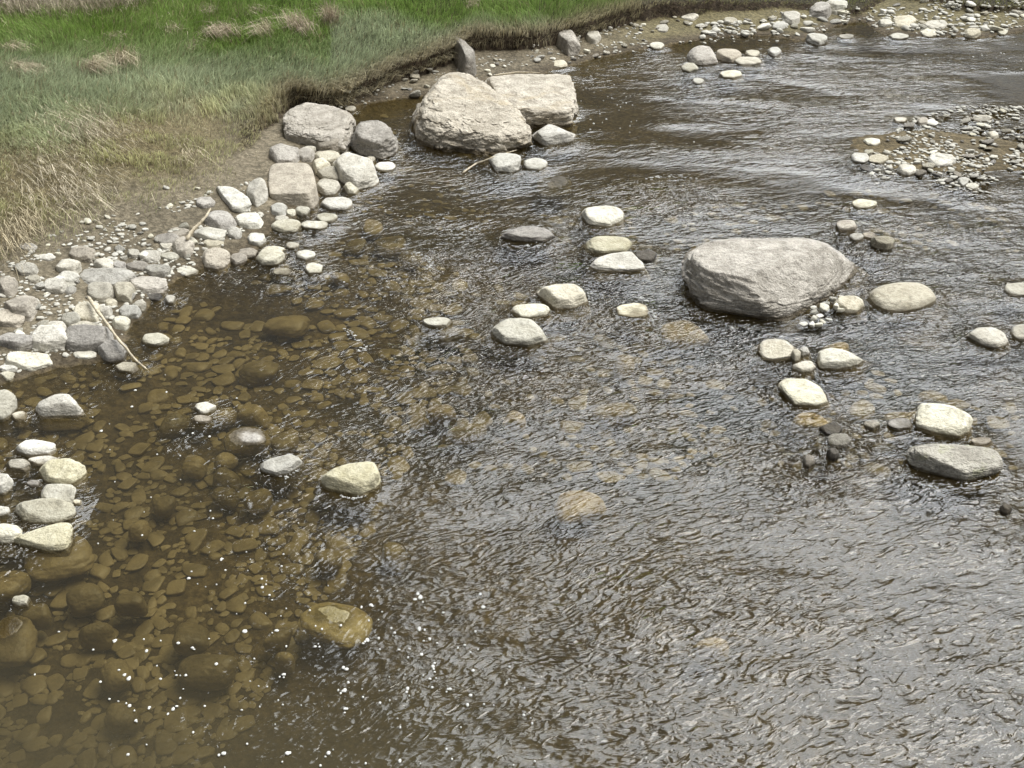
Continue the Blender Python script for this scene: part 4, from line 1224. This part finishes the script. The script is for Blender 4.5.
wm, t = new_mat('bleached_driftwood')
tc = t.n('ShaderNodeTexCoord').outputs['Object']
nn = t.noise(t.mapping(tc, (30, 30, 4)), 1.0, 5, 0.6)
c = t.mix(t.rng(nn, .35, .7), (0.52, 0.46, 0.34), (0.30, 0.25, 0.17))
b = t.n('ShaderNodeBump', ins={'Strength': .8, 'Distance': .01, 'Height': nn})
bs = t.n('ShaderNodeBsdfPrincipled', ins={'Base Color': c, 'Roughness': .85, 'Normal': b.outputs[0]})
t.t.links.new(bs.outputs[0], t.n('ShaderNodeOutputMaterial').inputs[0])


def stick(pts, rad, label, seed):
    """pts: (px, py, height above the ground or water)"""
    r = np.random.default_rng(seed)
    K = []
    for x, y, h in pts:
        g = ground_at(x, y)
        K.append(at(x, y, g[2] + h))
    K = np.array(K)
    tt = np.linspace(0, len(K) - 1, 28)
    C = np.stack([np.interp(tt, range(len(K)), K[:, j]) for j in range(3)], 1)
    C += 0.012 * np.stack([noise3(np.stack([tt * 1.3, tt * 0 + seed, tt * 0 + j], 1), 5) for j in range(3)], 1)
    org = C[0].copy()
    C = C - org
    ns, V, T = 9, [], []
    for i, p in enumerate(C):
        d = C[min(i + 1, 27)] - C[max(i - 1, 0)]
        d /= np.linalg.norm(d)
        a = np.cross(d, [0, 0, 1.0]); a /= np.linalg.norm(a)
        bb = np.cross(a, d)
        rr = rad * (1 - .55 * i / 27) * (1 + .2 * math.sin(i * 1.7 + seed)) * (0.3 if i in (0, 27) else 1)
        for k in range(ns):
            V.append(p + (a * math.cos(k * 6.283 / ns) + bb * math.sin(k * 6.283 / ns)) * rr)
    Qd = [(i * ns + k, i * ns + (k + 1) % ns, (i + 1) * ns + (k + 1) % ns, (i + 1) * ns + k) for i in range(27) for k in range(ns)]
    V.append(C[0]); V.append(C[-1])
    T = [(len(V) - 2, (k + 1) % ns, k) for k in range(ns)] + [(len(V) - 1, 27 * ns + k, 27 * ns + (k + 1) % ns) for k in range(ns)]
    o = link('driftwood_stick', mesh_from('driftwood_stick', np.array(V), tris=np.array(T), quads=np.array(Qd)), wm, org)
    tag(o, label, 'stick')


stick([(86, 297, .12), (103, 318, .12), (121, 343, .16), (134, 356, .05), (152, 376, -.03)], .017, 'long thin pale stick sloping from the left shore stones into the water', 11)
stick([(186, 240, .08), (196, 228, .12), (205, 218, .17), (211, 208, .17)], .020, 'short thick bleached stick lying over the grey shore stone', 12)
stick([(462, 172, .02), (476, 163, .03), (490, 158, .08), (516, 150, .05)], .013, 'thin bent stick in the water by the largest rounded boulder', 13)
stick([(495, 75, .08), (515, 72, .08), (540, 73, .06)], .016, 'pale stick lying on the mud behind the squarish tan boulder', 14)



# ------------------------------------------------------------------ light, sky, camera
world = bpy.data.worlds.new("World")
scene.world = world
world.use_nodes = True
world.node_tree.nodes.clear()
t = NT(world.node_tree)
sky = t.n('ShaderNodeTexSky', sky_type='NISHITA', sun_disc=False)
sky.sun_elevation = SUN_EL
sky.sun_rotation = SUN_AZ
sky.air_density = 1.0
sky.dust_density = 4.0
skc = t.n('ShaderNodeHueSaturation', ins={'Color': sky.outputs[0], 'Saturation': 0.35}).outputs[0]
dirv = t.n('ShaderNodeTexCoord').outputs['Generated']
GD = Vector((math.sin(math.radians(36)) * math.cos(math.radians(43)), math.cos(math.radians(36)) * math.cos(math.radians(43)), math.sin(math.radians(43))))
dot = t.n('ShaderNodeVectorMath', operation='DOT_PRODUCT', ins={0: dirv, 1: GD}).outputs['Value']
cl = t.noise(dirv, 2.6, 6, 0.6, 0.4)
glow = t.rng(t.math('ADD', dot, t.math('MULTIPLY', t.math('SUBTRACT', cl, 0.5), 0.26)), 0.825, 0.925)
cl = t.noise(dirv, 2.6, 6, 0.6, 0.4)
cloud = t.math('MULTIPLY', t.rng(cl, 0.35, 0.7, 0.55, 1.15), 1.0)
el = t.n('ShaderNodeSeparateXYZ', ins={0: dirv}).outputs[2]
hz = t.math('ADD', t.math('MULTIPLY', glow, 10.5), 0.26)
hz = t.math('MULTIPLY', t.math('MULTIPLY', hz, cloud), t.rng(el, 0.28, 0.68, 0.07, 1.0))
skc = t.mix(1.0, skc, t.n('ShaderNodeCombineXYZ', ins={0: t.rng(el, 0.1, 0.6, 0.3, 1), 1: t.rng(el, 0.1, 0.6, 0.3, 1), 2: t.rng(el, 0.1, 0.6, 0.3, 1)}).outputs[0], 'MULTIPLY')
bg1 = t.n('ShaderNodeBackground', ins={'Color': skc, 'Strength': 0.05})
bg2 = t.n('ShaderNodeBackground', ins={'Color': (0.93, 0.97, 1.0, 1), 'Strength': hz})
add = t.n('ShaderNodeAddShader', ins={0: bg1.outputs[0], 1: bg2.outputs[0]})
t.t.links.new(add.outputs[0], t.n('ShaderNodeOutputWorld').inputs[0])

sl = bpy.data.lights.new('sun', 'SUN')
sl.energy = 3.2
sl.angle = math.radians(30)
sl.color = (1.0, 0.965, 0.90)
so = bpy.data.objects.new('sun', sl)
COL.objects.link(so)
so.rotation_euler = Vector(SUND).to_track_quat('Z', 'Y').to_euler()

cd = bpy.data.cameras.new('camera')
cd.sensor_width = 36
cd.lens = 36 * F / W
cd.clip_end = 2000
co = bpy.data.objects.new('camera', cd)
COL.objects.link(co)
co.location = CAM
co.rotation_euler = (math.pi / 2 - PITCH, 0, 0)
scene.camera = co
scene.view_settings.view_transform = 'Standard'
scene.view_settings.look = 'None'
scene.cycles.use_denoising = True
scene.cycles.max_bounces = 4
scene.cycles.adaptive_threshold = 0.02
scene.cycles.transparent_max_bounces = 8
scene.cycles.sample_clamp_indirect = 4
